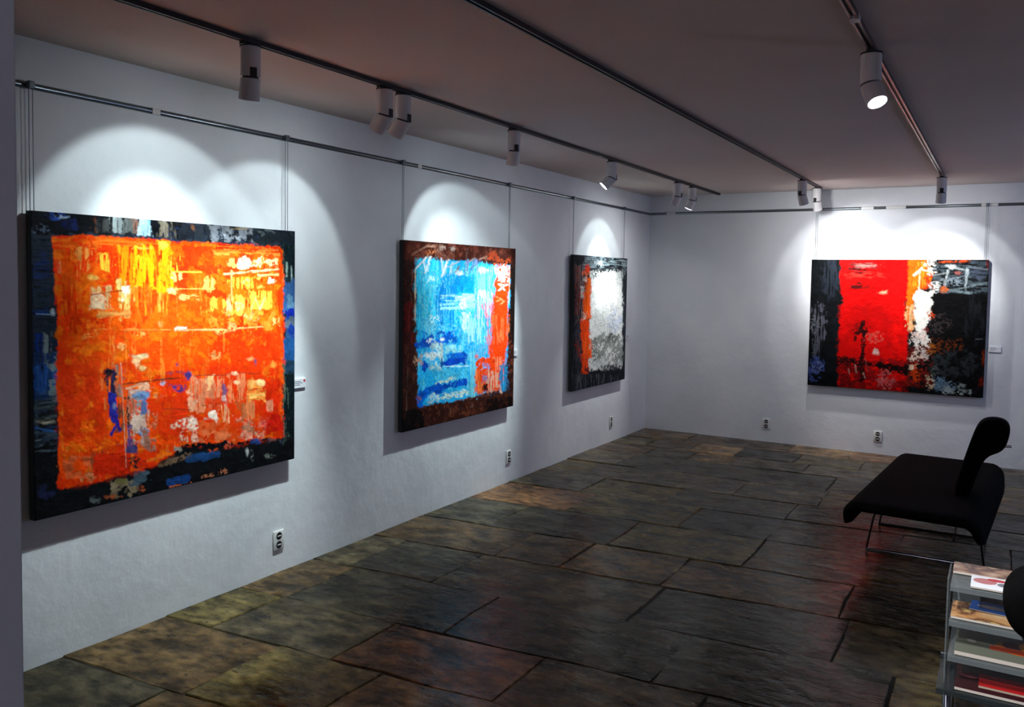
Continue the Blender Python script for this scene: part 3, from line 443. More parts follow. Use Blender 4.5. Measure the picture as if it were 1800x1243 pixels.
def paint_three():
    c = Canvas(250, 360, [(1010, 448), (1104, 455), (1096, 665), (999, 687)], 33)
    c.put(np.full(c.X.shape, 99.), (27, 29, 34)); c.mott((60, 62, 70), .78, 'v')
    c.crop(980, 430, 4.607)
    c.r(215, 95, 575, 200, (142, 158, 163), 1, 'h', .5, rag=3); c.e(300, 140, 70, 40, (120, 132, 138), 1, 'f', .4); c.e(345, 150, 30, 20, (238, 243, 243)); c.r(135, 160, 212, 620, (124, 98, 98), 1, 'v', .45, rag=2); c.r(138, 320, 195, 560, (136, 50, 38), 1, 'v', .55, rag=2); c.r(125, 620, 180, 1160, (68, 66, 78), 1, 'v', .5, rag=2); c.e(150, 830, 22, 55, (126, 42, 26), 1, 'v', .35); c.r(184, 335, 216, 425, (214, 204, 198), 1, 'f', .2, rag=2); c.r(145, 180, 175, 300, (130, 70, 64), 1, 'v', .4, rag=2)
    c.p([(265, 215), (400, 205), (532, 215), (527, 500), (508, 990), (380, 1000), (222, 1030), (245, 800), (250, 500)], (226, 229, 223), rag=3, jit=.16)
    c.r(270, 215, 480, 560, (244, 245, 240), .9, 'i', .15, rag=4); c.r(450, 220, 530, 330, (188, 192, 190), 1, 'f', .5); c.e(390, 850, 140, 160, (148, 154, 147), 1, 'i', .42); c.e(440, 750, 50, 34, (74, 80, 74), 1, 'f', .3); c.e(330, 772, 70, 24, (112, 118, 112), 1, 'f', .35); c.e(460, 610, 66, 90, (196, 205, 218), 1, 'i', .4); c.e(300, 880, 60, 90, (116, 122, 114), 1, 'f', .5); c.e(330, 600, 60, 70, (200, 204, 200), 1, 'f', .5); c.e(480, 900, 40, 90, (130, 134, 132), 1, 'f', .5); c.e(420, 500, 60, 30, (196, 200, 200), 1, 'f', .55); c.e(350, 960, 70, 40, (205, 208, 206), 1, 'f', .4); c.l(360, 580, 380, 720, 10, (190, 200, 196), 1, 'f', .3)
    c.r(222, 265, 268, 405, (255, 104, 34), 1, 'v', .1, rag=2); c.r(203, 385, 262, 590, (255, 92, 14), 1, 'v', .08, rag=2); c.r(178, 595, 246, 765, (242, 70, 8), 1, 'v', .06, rag=2); c.r(185, 755, 262, 905, (242, 82, 18), 1, 'v', .15, rag=2); c.r(178, 880, 238, 1035, (228, 66, 12), 1, 'v', .1, rag=2); c.e(245, 195, 26, 28, (242, 60, 20), 1, 'f', .2); c.e(230, 235, 26, 22, (246, 110, 70), 1, 'f', .35); c.e(225, 280, 12, 14, (240, 226, 220)); c.r(195, 540, 225, 600, (235, 200, 180), 1, 'f', .5, rag=2)
    c.l(275, 205, 540, 205, 26, (34, 38, 42), 1, 'f', .4); c.e(290, 235, 34, 30, (40, 44, 48), 1, 'f', .45); c.r(528, 190, 580, 1090, (46, 53, 57), 1, 'v', .2, rag=2); c.e(548, 180, 24, 60, (150, 160, 162), 1, 'f', .6); c.r(215, 1000, 540, 1200, (27, 29, 38), 1, 'i', .1); c.r(100, 1040, 520, 1180, (92, 97, 104), 1, 'v', .8, rag=2); c.e(430, 985, 70, 24, (40, 44, 50), 1, 'f', .3)
    return c

def paint_four():
    c = Canvas(420, 350, [(1426, 456), (1739, 456), (1732, 699), (1422, 677)], 44)
    c.put(np.full(c.X.shape, 99.), (15, 15, 16)); c.mott((26, 27, 30), .6, 'i')
    c.crop(1410, 440, 4.603)
    c.r(60, 70, 315, 1110, (17, 20, 23)); c.e(230, 210, 70, 170, (38, 44, 54), 1, 'v', .45); c.e(130, 640, 66, 190, (84, 87, 97), 1, 'v', .5); c.e(110, 600, 40, 60, (110, 112, 116), 1, 'f', .6); c.e(125, 960, 72, 96, (66, 82, 140), 1, 'i', .35); c.e(130, 950, 44, 54, (104, 120, 172), 1, 'f', .4)
    c.p([(310, 60), (915, 60), (860, 300), (835, 480), (872, 640), (855, 900), (800, 1000), (835, 1160), (540, 1130), (310, 1090), (302, 800), (312, 560), (330, 380), (306, 280)], (232, 7, 4), rag=3, jit=.14)
    c.r(315, 440, 720, 880, (205, 6, 4), .8, 'L', .3, soft=10); c.r(308, 880, 860, 1150, (146, 11, 13), 1, 'i', .3); c.r(320, 900, 520, 1100, (110, 8, 10), 1, 'f', .5); c.r(720, 560, 850, 890, (234, 9, 4), 1, soft=8)
    c.p([(855, 60), (1005, 60), (1052, 230), (1000, 312), (930, 302), (908, 440), (892, 650), (852, 600), (840, 450), (860, 280)], (244, 104, 12), rag=3); c.r(880, 90, 1050, 290, (250, 140, 30), 1, 'v', .55); c.r(848, 440, 925, 660, (250, 190, 132), 1, 'v', .4); c.r(1000, 180, 1055, 300, (226, 60, 14), 1, 'i', .35)
    c.p([(930, 315), (1000, 328), (1105, 318), (1092, 385), (1060, 462), (1048, 560), (1000, 650), (1035, 760), (1000, 800), (930, 640), (922, 480), (906, 385)], (250, 248, 236), rag=4, jit=.12)
    c.e(1050, 130, 46, 66, (242, 236, 226), 1, 'f', .35); c.l(910, 200, 972, 142, 16, (255, 232, 194)); c.l(960, 150, 1050, 175, 14, (255, 236, 204)); c.l(955, 165, 950, 305, 13, (255, 226, 180)); c.e(1000, 110, 30, 22, (255, 226, 180), 1, 'f', .3)
    c.r(870, 770, 1065, 1100, (108, 24, 19), 1, 'i', .3); c.e(970, 745, 76, 56, (228, 218, 208), 1, 'f', .35); c.r(885, 650, 1005, 725, (232, 204, 194), 1, 'f', .4); c.e(930, 850, 56, 36, (222, 194, 174), 1, 'f', .35); c.e(920, 942, 38, 20, (228, 198, 168)); c.e(1015, 820, 36, 50, (210, 190, 180), 1, 'f', .5); c.e(930, 995, 44, 66, (206, 60, 14), 1, 'f', .4); c.e(1010, 960, 60, 80, (20, 12, 12), 1, 'f', .35); c.e(900, 1070, 60, 30, (150, 26, 16), 1, 'f', .4)
    c.r(1060, 340, 1500, 840, (13, 13, 14), 1, rag=4); c.r(1068, 105, 1510, 335, (74, 87, 94), 1, 'h', .4); c.r(1080, 120, 1500, 320, (24, 28, 32), 1, 'i', .55); c.e(1430, 170, 80, 60, (70, 80, 96), 1, 'h', .4)
    for a, k in (((1182, 165, 1152, 315, 18), (186, 196, 196)), ((1180, 132, 1340, 158, 16), (176, 190, 190)), ((1337, 150, 1326, 315, 20), (176, 190, 194)), ((1200, 322, 1500, 262, 16), (112, 128, 134)), ((1230, 330, 1375, 342, 16), (124, 144, 150)), ((1060, 200, 1180, 180, 14), (150, 160, 160)), ((1090, 250, 1150, 230, 16), (130, 140, 144)), ((1340, 130, 1500, 150, 14), (110, 122, 130)), ((1180, 240, 1330, 200, 14), (96, 110, 118))): c.l(*a, k, 1, 'f', .15)
    c.e(1230, 242, 76, 34, (130, 144, 154), 1, 'f', .4); c.e(1075, 270, 46, 30, (222, 222, 212), 1, 'f', .3); c.l(1110, 92, 1360, 84, 16, (206, 72, 30), 1, 'f', .3); c.l(1360, 90, 1500, 100, 16, (70, 84, 96), 1, 'f', .3); c.e(1155, 312, 28, 22, (206, 104, 54), 1, 'f', .15); c.e(1205, 130, 34, 13, (220, 228, 228)); c.e(1500, 110, 10, 26, (190, 60, 50), 1, 'f', .3); c.e(1265, 180, 24, 12, (170, 100, 96), 1, 'f', .3)
    c.e(1120, 600, 86, 90, (52, 44, 46), 1, 'f', .5); c.e(1050, 520, 26, 26, (196, 70, 30), 1, 'f', .3); c.e(1160, 775, 150, 66, (92, 40, 16), 1, 'f', .55); c.e(1060, 800, 40, 36, (150, 80, 24), 1, 'f', .45); c.e(1250, 910, 210, 110, (42, 48, 51), 1, 'i', .45); c.e(1400, 560, 90, 200, (26, 28, 32), 1, 'v', .5); c.e(1010, 640, 24, 24, (170, 60, 50), 1, 'f', .4)
    c.e(1120, 1075, 64, 56, (96, 122, 148), 1, 'f', .35); c.e(1190, 1100, 70, 40, (106, 132, 152), 1, 'f', .4); c.l(1180, 1130, 1370, 1140, 44, (160, 174, 174), 1, 'f', .38); c.e(1290, 1095, 40, 22, (140, 150, 150), 1, 'f', .4); c.e(1482, 870, 14, 44, (160, 54, 16), 1, 'f', .15); c.e(1468, 1062, 26, 32, (122, 28, 22), 1, 'f', .35); c.e(1050, 1060, 28, 54, (204, 174, 144), 1, 'f', .45); c.l(1420, 716, 1485, 712, 9, (90, 95, 100), 1, 'f', .2); c.e(1090, 960, 30, 60, (70, 76, 76), 1, 'f', .5)
    c.e(480, 630, 70, 50, (146, 7, 7), 1, 'f', .4); c.l(505, 580, 478, 645, 26, (62, 10, 10), 1, 'f', .1); c.l(430, 672, 535, 656, 24, (52, 9, 9)); c.l(445, 670, 436, 725, 20, (84, 8, 8), 1, 'f', .2); c.l(502, 650, 500, 870, 44, (46, 8, 8), 1, 'v', .06); c.e(480, 702, 22, 28, (232, 15, 10))
    c.l(305, 885, 640, 930, 44, (34, 8, 8), 1, 'f', .22); c.l(640, 938, 850, 962, 48, (24, 6, 6), 1, 'f', .15); c.l(690, 990, 800, 985, 26, (24, 6, 6), 1, 'f', .3); c.l(480, 900, 500, 1050, 46, (40, 8, 10), 1, 'f', .25); c.e(340, 900, 60, 40, (60, 12, 12), 1, 'f', .4)
    c.e(500, 130, 116, 40, (136, 40, 40), 1, 'h', .4); c.e(440, 160, 64, 28, (90, 15, 15), 1, 'h', .35); c.e(525, 122, 66, 17, (196, 126, 116), 1, 'h', .4); c.e(440, 285, 66, 22, (84, 14, 14), 1, 'h', .3); c.e(510, 298, 50, 10, (130, 20, 18), 1, 'f', .4); c.e(490, 200, 130, 22, (226, 56, 44), 1, 'h', .4); c.e(665, 340, 32, 13, (255, 186, 146)); c.e(585, 700, 66, 44, (224, 74, 64), 1, 'f', .42); c.e(605, 825, 20, 22, (246, 196, 186))
    c.e(690, 1045, 80, 84, (196, 84, 84), 1, 'f', .42); c.l(388, 960, 396, 1002, 10, (186, 126, 116)); c.l(440, 925, 452, 992, 10, (170, 110, 100)); c.l(508, 995, 522, 1032, 12, (224, 176, 156)); c.e(785, 1020, 54, 32, (226, 10, 8), 1, 'f', .15); c.l(520, 870, 545, 980, 8, (130, 60, 56), 1, 'f', .3)
    return c

ZT, ZB = 1.838, .612
TH = .034
XF = .052
painting(paint_one(), (XF, 1.832, ZT), (0, 1, 0), 1.398, ZT-ZB, TH, (1, 0, 0), .78, .003, 'large square painting, orange field in a dark blue-black border, nearest on left wall')
painting(paint_two(), (XF, 4.165, ZT), (0, 1, 0), 1.392, ZT-ZB, TH, (1, 0, 0), 0.9, .003, 'square painting with a bright blue field and red stripe inside a dark brown border')
painting(paint_three(), (XF, 6.575, ZT-.01), (0, 1, 0), 1.2, ZT-ZB-.01, TH, (1, 0, 0), .76, .003, 'white-field painting with orange stripe and black border, farthest on the left wall')
painting(paint_four(), (1.699, D-XF, ZT+.003), (1, 0, 0), 1.498, ZT-ZB, TH, (0, -1, 0), .52, .003, 'wide red, white and black abstract painting alone on the back wall')

# hanging wires: two strands clipped to the rail
def wire(p, axis, label):
    p = Vector(p); root = thing('hanging_wire', label, 'wire', p); ax = Vector(axis)
    nrm = Vector((1, 0, 0)) if axis[1] else Vector((0, -1, 0))
    for s in (-1, 1):
        bm = bmesh.new(); tube(bm, [ax*.0075*s+Vector((0, 0, -.005)), ax*.0075*s+Vector((0, 0, -(p.z-ZT)-.01))], .0016, 6)
        tobj('wire_strand', bm, M['wire'], root, smooth=True)
    bm = bmesh.new(); box(bm, -.012, .012, -.012, .012, -.016, .014, bevel=.003)
    tobj('rail_hook', bm, M['wire'], root)
for y, t in ((1.852, 'left end of the orange painting'), (3.195, 'right end of the orange painting'), (4.185, 'left end of the blue painting'), (5.50, 'right end of the blue painting'), (6.60, 'left end of the white painting'), (7.74, 'right end of the white painting')):
    wire((.026, y, ZR), (0, 1, 0), 'thin double steel hanging wire holding the '+t)
for x, t in ((1.73, 'left'), (3.165, 'right')):
    wire((x, D-.026, ZR), (1, 0, 0), 'thin double steel hanging wire holding the %s end of the red painting' % t)

# ------------------------------------------------------------------ tracks and spotlights
TX = [.775, 1.799, 2.850]; TE = [8.40, 8.22, 7.86]
def track(x, y1, m, label):
    root = thing('lighting_track', label, 'lighting track', (x, YN+.02, H))
    bm = bmesh.new(); L = y1-YN-.02
    for a in ((-.014, -.006, -.019, 0), (.006, .014, -.019, 0), (-.006, .006, -.008, 0)): box(bm, a[0], a[1], 0, L, a[2], a[3])
    tobj('track_channel', bm, m, root); tobj('end_cap', B(-.015, .015, L, L+.012, -.020, -.0005, bevel=.002), M['track'], root); return root
track(TX[0], TE[0], M['track'], 'dark ceiling lighting track nearest to the left wall')
track(TX[1], TE[1], M['track'], 'dark ceiling lighting track in the middle, with two spotlights at its far end')
t3 = track(TX[2], TE[2], M['track3'], 'dull lighting track on the right, coloured with a reddish reflection, carrying the glaring spotlight')
tobj('track_joiner', B(-.016, .016, 3.0-YN, 3.045-YN, -.022, -.001, bevel=.002), M['white'], t3)
def cyl(bm, p0, p1, r0, r1, n=20): return tube(bm, [p0, p1], [r0, r1], n)
def lamp(x, y, hdir, aim, label, wide=None, core=None, spill=None, lens='lensoff', wang=78, cang=40, blend=.2, body=.105, col=(.82, .97, 1)):
    """hdir: how the head hangs; aim: where its asymmetric reflector throws the light"""
    root = thing('track_spotlight', label, 'spotlight', (x, y, H), 'white track spotlights')
    top_z = -.034; piv = Vector((0, 0, top_z-body-.010)); d = Vector(hdir).normalized()
    tobj('track_adapter', B(-.014, .014, -.045, .045, -.030, -.0195, bevel=.003), M['dark'], root)
    bm = bmesh.new(); cyl(bm, (0, 0, -.028), (0, 0, top_z), .041, .041, 24); tobj('collar', bm, M['dark'], root, smooth=math.radians(30))
    # fixed body: cylinder cut on the slant towards the head
    r = .038; bm = bmesh.new(); n = 28; half = (Vector((0, 0, -1))+d).normalized()
    top = [Vector((r*math.cos(2*math.pi*k/n), r*math.sin(2*math.pi*k/n), top_z)) for k in range(n)]
    def cutz(p, off):                                   # where the upright through p meets the mitre plane
        c = piv-half*off; return c.z-((p.x-c.x)*half.x+(p.y-c.y)*half.y)/half.z
    low = [Vector((p.x, p.y, cutz(p, .004))) for p in top]
    prism(bm, [top, low], None); bd = tobj('lamp_body', bm, M['white'], root, smooth=math.radians(35))
    bm = bmesh.new(); cyl(bm, piv-half*.006, piv+half*.006, .030, .030, 16)
    tobj('swivel_joint', bm, M['dark'], root, smooth=math.radians(30))
    hz = Vector((-d.x, -d.y, 0)).normalized(); sd = Vector((-hz.y, hz.x, 0))     # slot for the hinge, behind the tilt
    bm = bmesh.new(); c = hz*(r-.009)
    zl = cutz(hz*r, .004)
    vs = [bm.verts.new(c+hz*(a*.0105)+sd*(b*.013)+Vector((0, 0, zz))) for a in (0, 1) for b in (-1, 1) for zz in (zl-.004, zl+.034)]
    for f in ((0, 1, 3, 2), (4, 6, 7, 5), (0, 4, 5, 1), (2, 3, 7, 6), (0, 2, 6, 4), (1, 5, 7, 3)): bm.faces.new([vs[q] for q in f])
    bmesh.ops.recalc_face_normals(bm, faces=bm.faces); tobj('hinge_slot', bm, M['dark'], bd)
    # head
    a = d.cross(Vector((0, 0, 1))).normalized(); b = d.cross(a)
    R0 = [a*r*math.cos(2*math.pi*k/n)+b*r*math.sin(2*math.pi*k/n) for k in range(n)]
    def on(p): return p+d*(((piv+half*.004)-p).dot(half)/d.dot(half))            # along d to the mitre plane
    ringA = [on(piv+q) for q in R0]; tip = piv+d*.085
    ringB = [tip+q*1.05 for q in R0]; ringC = [tip+q*.92 for q in R0]; ringD = [tip-d*.012+q*.90 for q in R0]
    bm = bmesh.new(); prism(bm, [ringA, ringB, ringC, ringD], None); hd = tobj('lamp_head', bm, M['white'], root, smooth=math.radians(35))
    bm = bmesh.new(); tube(bm, [tip-d*.0115, tip-d*.004], .0335, 24); tobj('lens', bm, M[lens], hd, smooth=math.radians(30))
    tl = (Vector(aim)-(Vector((x, y, H))+tip)).normalized()
    for nm, pw, ang, bl in (('flood', wide, wang, blend), ('beam', core, cang, .75), ('spill', spill, 165, 1)):
        if not pw: continue
        l = bpy.data.lights.new(nm, 'SPOT'); l.energy = pw; l.spot_size = math.radians(ang); l.spot_blend = bl; l.shadow_soft_size = .02; l.color = col
        o = bpy.data.objects.new(nm, l); C.objects.link(o); o.parent = root; o.location = tip+d*.026; o.rotation_euler = tl.to_track_quat('-Z', 'Y').to_euler()
    return root
T1, T2, T3 = TX
near = 'white spotlight on the left track, '
NEU = (.97, .98, 1)
SP = 3                                                           # stray light every head throws around its beam
lamp(T1, 2.28, (-.25, .12, -1), (0, 2.40, 1.69), near+'nearest to the camera above the orange painting', 17, 52, SP, wang=78, cang=51)
lamp(T1, 3.09, (-.75, 0, -1), (0, 2.60, .62), near+'left one of the pair past the orange painting', None, 180, SP, cang=66)
lamp(T1, 3.23, (-.75, 0, -1), (0, 3.08, 1.62), near+'right one of the pair past the orange painting', 15, 8, SP, wang=74, cang=50)
lamp(T1, 4.29, (-.2, .15, -1), (0, 4.82, 1.64), near+'alone, with a dark notch, above the blue painting', 20, 44, SP, wang=74, cang=54)
lamp(T1, 5.72, (-.85, -.5, -1), (0, 4.95, .80), near+'with a lit rim, between the blue and white paintings', None, 190, SP, lens='lens', cang=60)
lamp(T1, 7.17, (-.4, 0, -1), (0, 7.2, 1.72), near+'left one of the last pair before the corner', 15, 48, SP, wang=66, cang=42)
lamp(T1, 7.57, (-.4, -.1, -1), (0, 7.22, .85), near+'right one of the last pair before the corner', None, 75, 16, cang=56, col=NEU)
lamp(T2, 7.41, (.15, .5, -1), (2.12, D, 1.62), 'shaded white spotlight at the end of the middle track, left one of two', 14, 90, 18, wang=76, cang=58, col=NEU)
lamp(T2, 8.05, (.1, .5, -1), (2.62, D, .9), 'bright white spotlight at the very end of the middle track, right one of two', None, 60, 18, cang=80, col=NEU)
lamp(T3, 3.46, (.42, -.40, -1), (3.42, 2.95, .9), 'white track spotlight with a glaring round lens facing the camera', None, 60, None, lens='lens', cang=36, col=NEU)
lamp(T3, 7.62, (-.05, .4, -1), (2.80, D, 1.62), 'white track spotlight at the far end of the right track', 14, 90, 8, wang=76, cang=58, col=NEU)
lamp(T3, 1.10, (.2, .7, -1), (3.31, 3.24, .42), 'white track spotlight on the right track, out of view behind the glaring one', None, 320, None, cang=16, col=NEU)

# ------------------------------------------------------------------ sockets and labels on the walls
def socket(p, axis, label):
    root = thing('wall_socket', label, 'socket', p, 'white double wall sockets')
    rot = Matrix.Identity(3) if axis == 'y' else Matrix.Rotation(math.pi/2, 3, 'Z')
    def put(bm, name, m, par):
        bmesh.ops.transform(bm, matrix=rot.to_4x4(), verts=bm.verts); return tobj(name, bm, m, par, smooth=math.radians(30))
    # built facing -y, turned to face +x
    pl = put(B(-.037, .037, -.011, 0, -.052, .052, bevel=.004), 'cover_plate', M['plate'], root)
    for z in (.024, -.024):
        bm = bmesh.new(); cyl(bm, (0, -.0105, z), (0, -.0125, z), .0195, .0195, 20); w = put(bm, 'socket_well', M['dark'], root)
        bm = bmesh.new(); box(bm, -.013, .013, -.0145, -.0125, z-.003, z+.003); put(bm, 'contact_bar', M['plate'], w)
for q, t in (((488, 949), 'white wall socket low on the left wall, nearest, under the orange painting'), ((893, 803), 'white wall socket low on the left wall under the right end of the blue painting'), ((1073, 741), 'white wall socket low on the left wall under the white painting')):
    p = at(q, 0, 0); socket((0, p.y, p.z), 'x', t)
for q, t in (((1347, 745), 'white wall socket low on the back wall, nearer to the corner'), ((1543, 767), 'white wall socket low on the back wall below the red painting')):
    p = at(q, 1, D); socket((p.x, D, p.z), 'y', t)
def card(p, axis, label, dot=False):
    root = thing('title_card', label, 'label', p)
    rot = (Matrix.Identity(3) if axis == 'y' else Matrix.Rotation(math.pi/2, 3, 'Z')).to_4x4()
    def put(bm, name, m):
        bmesh.ops.transform(bm, matrix=rot, verts=bm.verts); tobj(name, bm, m, root)
    put(B(-.048, .048, -.012, 0, -.026, .026, bevel=.0015), 'card_block', M['card'])
    bm = bmesh.new()
    for z, w in ((.012, .03), (.002, .036), (-.008, .026)): box(bm, -.04, -.04+w*1.6, -.0128, -.0119, z-.0018, z+.0018)
    put(bm, 'printed_lines', M['ink'])
    if dot:
        bm = bmesh.new(); cyl(bm, (.034, -.0118, .012), (.034, -.0132, .012), .0075, .0075, 14); put(bm, 'red_dot', M['reddot'])
for q, t, dt in (((521, 674), 'small white title card with a red dot beside the orange painting', True), ((903, 620), 'small white title card beside the blue painting', False), ((1102, 592), 'small white title card beside the white painting on the left wall', False)):
    p = at(q, 0, 0); card((0, max(p.y, 3.31), p.z), 'x', t, dt)
p = at((1749, 614), 1, D); card((p.x, D, p.z), 'y', 'small white title card on the back wall right of the red painting')

# ------------------------------------------------------------------ black bench
def softrect(a, b, r, n=5):
    out = []
    for cx, cy, a0 in ((b[0]-r, b[1]-r, 0), (a[0]+r, b[1]-r, 90), (a[0]+r, a[1]+r, 180), (b[0]-r, a[1]+r, 270)):
        for k in range(n+1):
            t = math.radians(a0+90*k/n); out.append((cx+r*math.cos(t), cy+r*math.sin(t)))
    return out
bench = thing('lounge_bench', 'black upholstered bench with drooping seat lips and a slanted backrest, by the back wall', 'bench', (2.99, 5.56, 0))
def seat_mesh(hw, hl, ztop, drop, th, ny=26, nx=34, rc=.16):
    """a thick pad whose long sides roll over into hanging lips; rounded corners"""
    arc = []                                                    # cross-section: s -> (x, z) top line with outward normal
    R = .085; flat = hw-R
    N = nx
    tot = flat+R*math.pi/2*.93+drop-R
    for i in range(N+1):
        s = -tot+2*tot*i/N; a = abs(s); sg = 1 if s >= 0 else -1
        if a <= flat: arc.append((s, ztop, 0, 1))
        elif a <= flat+R*math.pi/2*.93:
            t = (a-flat)/R; arc.append((sg*(flat+R*math.sin(t)), ztop-R+R*math.cos(t), sg*math.sin(t), math.cos(t)))
        else:
            t = math.pi/2*.93; e = a-flat-R*t
            arc.append((sg*(flat+R*math.sin(t)+e*math.cos(t)), ztop-R+R*math.cos(t)-e*math.sin(t), sg*math.sin(t), math.cos(t)))
    bm = bmesh.new(); topv, botv = [], []
    for i, (x, z, nx_, nz_) in enumerate(arc):
        s = abs(-tot+2*tot*i/N); k = max(0, (s-(tot-rc))/rc); L = hl-rc*(1-math.sqrt(max(0, 1-k*k)))
        te = th*(1-.45*k*k)
        rt, rb = [], []
        for j in range(ny+1):
            u = -1+2*j/ny; y = L*u
            edge = max(0, (abs(y)-(L-.03))/.03); rd = .018*(1-math.sqrt(max(0, 1-edge*edge)))
            rt.append(bm.verts.new((x-nx_*rd, y, z-nz_*rd))); rb.append(bm.verts.new((x-nx_*(te-rd), y, z-nz_*(te-rd))))
        topv.append(rt); botv.append(rb)
    for i in range(N):
        for j in range(ny):
            bm.faces.new((topv[i][j], topv[i+1][j], topv[i+1][j+1], topv[i][j+1])); bm.faces.new((botv[i][j+1], botv[i+1][j+1], botv[i+1][j], botv[i][j]))
        bm.faces.new((topv[i+1][0], topv[i][0], botv[i][0], botv[i+1][0])); bm.faces.new((topv[i][ny], topv[i+1][ny], botv[i+1][ny], botv[i][ny]))
    for j in range(ny):
        bm.faces.new((topv[0][j], topv[0][j+1], botv[0][j+1], botv[0][j])); bm.faces.new((topv[N][j+1], topv[N][j], botv[N][j], botv[N][j+1]))
    bmesh.ops.recalc_face_normals(bm, faces=bm.faces); return bm
BR = math.radians(-3.6)                                          # the bench stands a little askew
st = tobj('seat', seat_mesh(.335, .86, .43, .165, .055), M['fabric'], bench, smooth=True); st.rotation_euler.z = BR
# backrest: a slanted wedge-shaped bolster
def pts_on(pl, y): return [at(q, 1, y) for q in pl]
OUT = [(1672, 876), (1681, 846), (1695, 806), (1706, 776), (1714, 756), (1723, 742), (1738, 737), (1756, 738), (1771, 743), (1778, 755), (1773, 777), (1767, 791), (1756, 798), (1738, 802), (1726, 816), (1716, 838), (1707, 860), (1702, 878)]
base = Vector((2.99, 5.56, 0))
prof = [p-base for p in pts_on(OUT, 5.24)]; cen = sum(prof, Vector())/len(prof)
rings = []
for dy, sc in ((-.0, .88), (.012, .95), (.035, 1), (.10, 1), (.18, .97), (.22, .9), (.24, .76)):
    rings.append([Vector((cen.x+(v.x-cen.x)*sc, v.y+dy, cen.z+(v.z-cen.z)*(sc if v.z > cen.z else 1-(1-sc)*.3))) for v in prof])
bm = bmesh.new(); prism(bm, rings, None); bk = tobj('backrest', bm, M['fabric'], bench, smooth=True); bk.modifiers.new('soften', 'SUBSURF').render_levels = 2
pb = at((1758, 785), 1, 5.36)-base
bm = bmesh.new(); tube(bm, [pb, pb+Vector((.055, 0, .006))], .007, 10); tobj('tilt_lever', bm, M['chrome'], bench, smooth=math.radians(40)).__setitem__('label', 'chrome lever')
for y, m_ in ((-.19, M['chrome']), (.42, M['black_metal'])):
    bm = bmesh.new(); tube(bm, [(-.33, y, .008), (.30, y, .008)], .008, 12); fb = tobj('foot_bar', bm, m_, bench, smooth=math.radians(40))
    if m_ is M['chrome']: fb['label'] = 'chrome floor bar'
    for x in (-.325, .295):
        bm = bmesh.new(); tube(bm, [(x, y, .012), (x*.9, y, .2), (x*.72, y, .378)], .006, 10); tobj('leg', bm, M['black_metal'], bench, smooth=math.radians(40))
tobj('under_frame', B(-.26, .24, -.25, .48, .352, .378, bevel=.004), M['black_metal'], bench)

# ------------------------------------------------------------------ low shelf of catalogues
RX0, RX1, RY0, RY1 = 3.185, 3.51, 3.12, 3.375
SH = [.60, .48, .36, .24]
rack = thing('magazine_rack', 'low smoky acrylic rack of four shelves on a chrome base, holding catalogues', 'rack', (RX0, RY0, 0))
w_, d_ = RX1-RX0, RY1-RY0
for i, z in enumerate(SH):
    x0 = -.01 if i == 3 else .02
    s = tobj('shelf', B(x0, w_, 0, d_, z-.012, z-.004, bevel=.002), M['tray'] if i == 3 else M['acrylic'], rack)
    tobj('front_lip', B(x0, w_, -.005, 0, z-.022, z-.004, bevel=.0015), M['tray'] if i == 3 else M['acrylic'], s)
for x in (.008, w_-.008):
    tobj('side_panel', B(x, x+.006, .06, d_-.01, .13, .598, bevel=.0015), M['acrylic'], rack)
tobj('back_panel', B(.020, w_-.012, d_-.006, d_-.001, .15, .584), M['acrylic'], rack)
tobj('tray_rim', B(-.012, w_, d_-.006, d_+.002, .24, .262, bevel=.002), M['alu'], rack)
bm = bmesh.new(); tube(bm, [(.02, .02, .22), (.022, .0, .17), (.03, -.02, .10), (.05, -.03, .04), (.06, -.03, .017)], .012, 10); tobj('leg', bm, M['chrome'], rack, smooth=math.radians(40))
for x, y in ((w_-.03, .0), (.03, d_-.03), (w_-.03, d_-.03)):
    bm = bmesh.new(); tube(bm, [(x, y+.02, .226), (x, y, .12), (x, y, .017)], .012, 10); tobj('leg', bm, M['chrome'], rack, smooth=math.radians(40))
bm = bmesh.new(); tube(bm, [(.02, .0, .165), (.10, -.03, .172), (w_-.06, -.03, .172), (w_-.03, 0, .165)], .010, 10); tobj('cross_bar', bm, M['chrome'], rack, smooth=math.radians(40))
for x, y in ((.06, -.03), (w_-.03, 0), (.03, d_-.03), (w_-.03, d_-.03)):
    bm = bmesh.new(); tube(bm, [(x-.01, y, .017), (x+.01, y, .017)], .0168, 14); tobj('caster', bm, M['dark'], rack, smooth=math.radians(40))
def cover_mat(name, stops, scale=9, seed=0.):
    m = bpy.data.materials.new(name); m.use_nodes = True; n = m.node_tree.nodes; L = m.node_tree.links; b = n['Principled BSDF']
    tc = n.new('ShaderNodeTexCoord'); mp = n.new('ShaderNodeMapping'); mp.inputs['Location'].default_value = (seed, seed*.7, 0); t = n.new('ShaderNodeTexNoise'); t.inputs['Scale'].default_value = scale; t.inputs['Detail'].default_value = 3
    L.new(tc.outputs['Object'], mp.inputs[0]); L.new(mp.outputs[0], t.inputs['Vector']); r = n.new('ShaderNodeValToRGB')
    el = r.color_ramp.elements
    while len(el) < len(stops): el.new(.5)
    for e, (p_, c) in zip(el, stops): e.position = p_; e.color = lin(c)+[1]
    L.new(t.outputs['Fac'], r.inputs[0]); L.new(r.outputs[0], b.inputs['Base Color']); b.inputs['Roughness'].default_value = .22; return m
def solid(c, rough=.25): return mat('print_ink', c, rough)
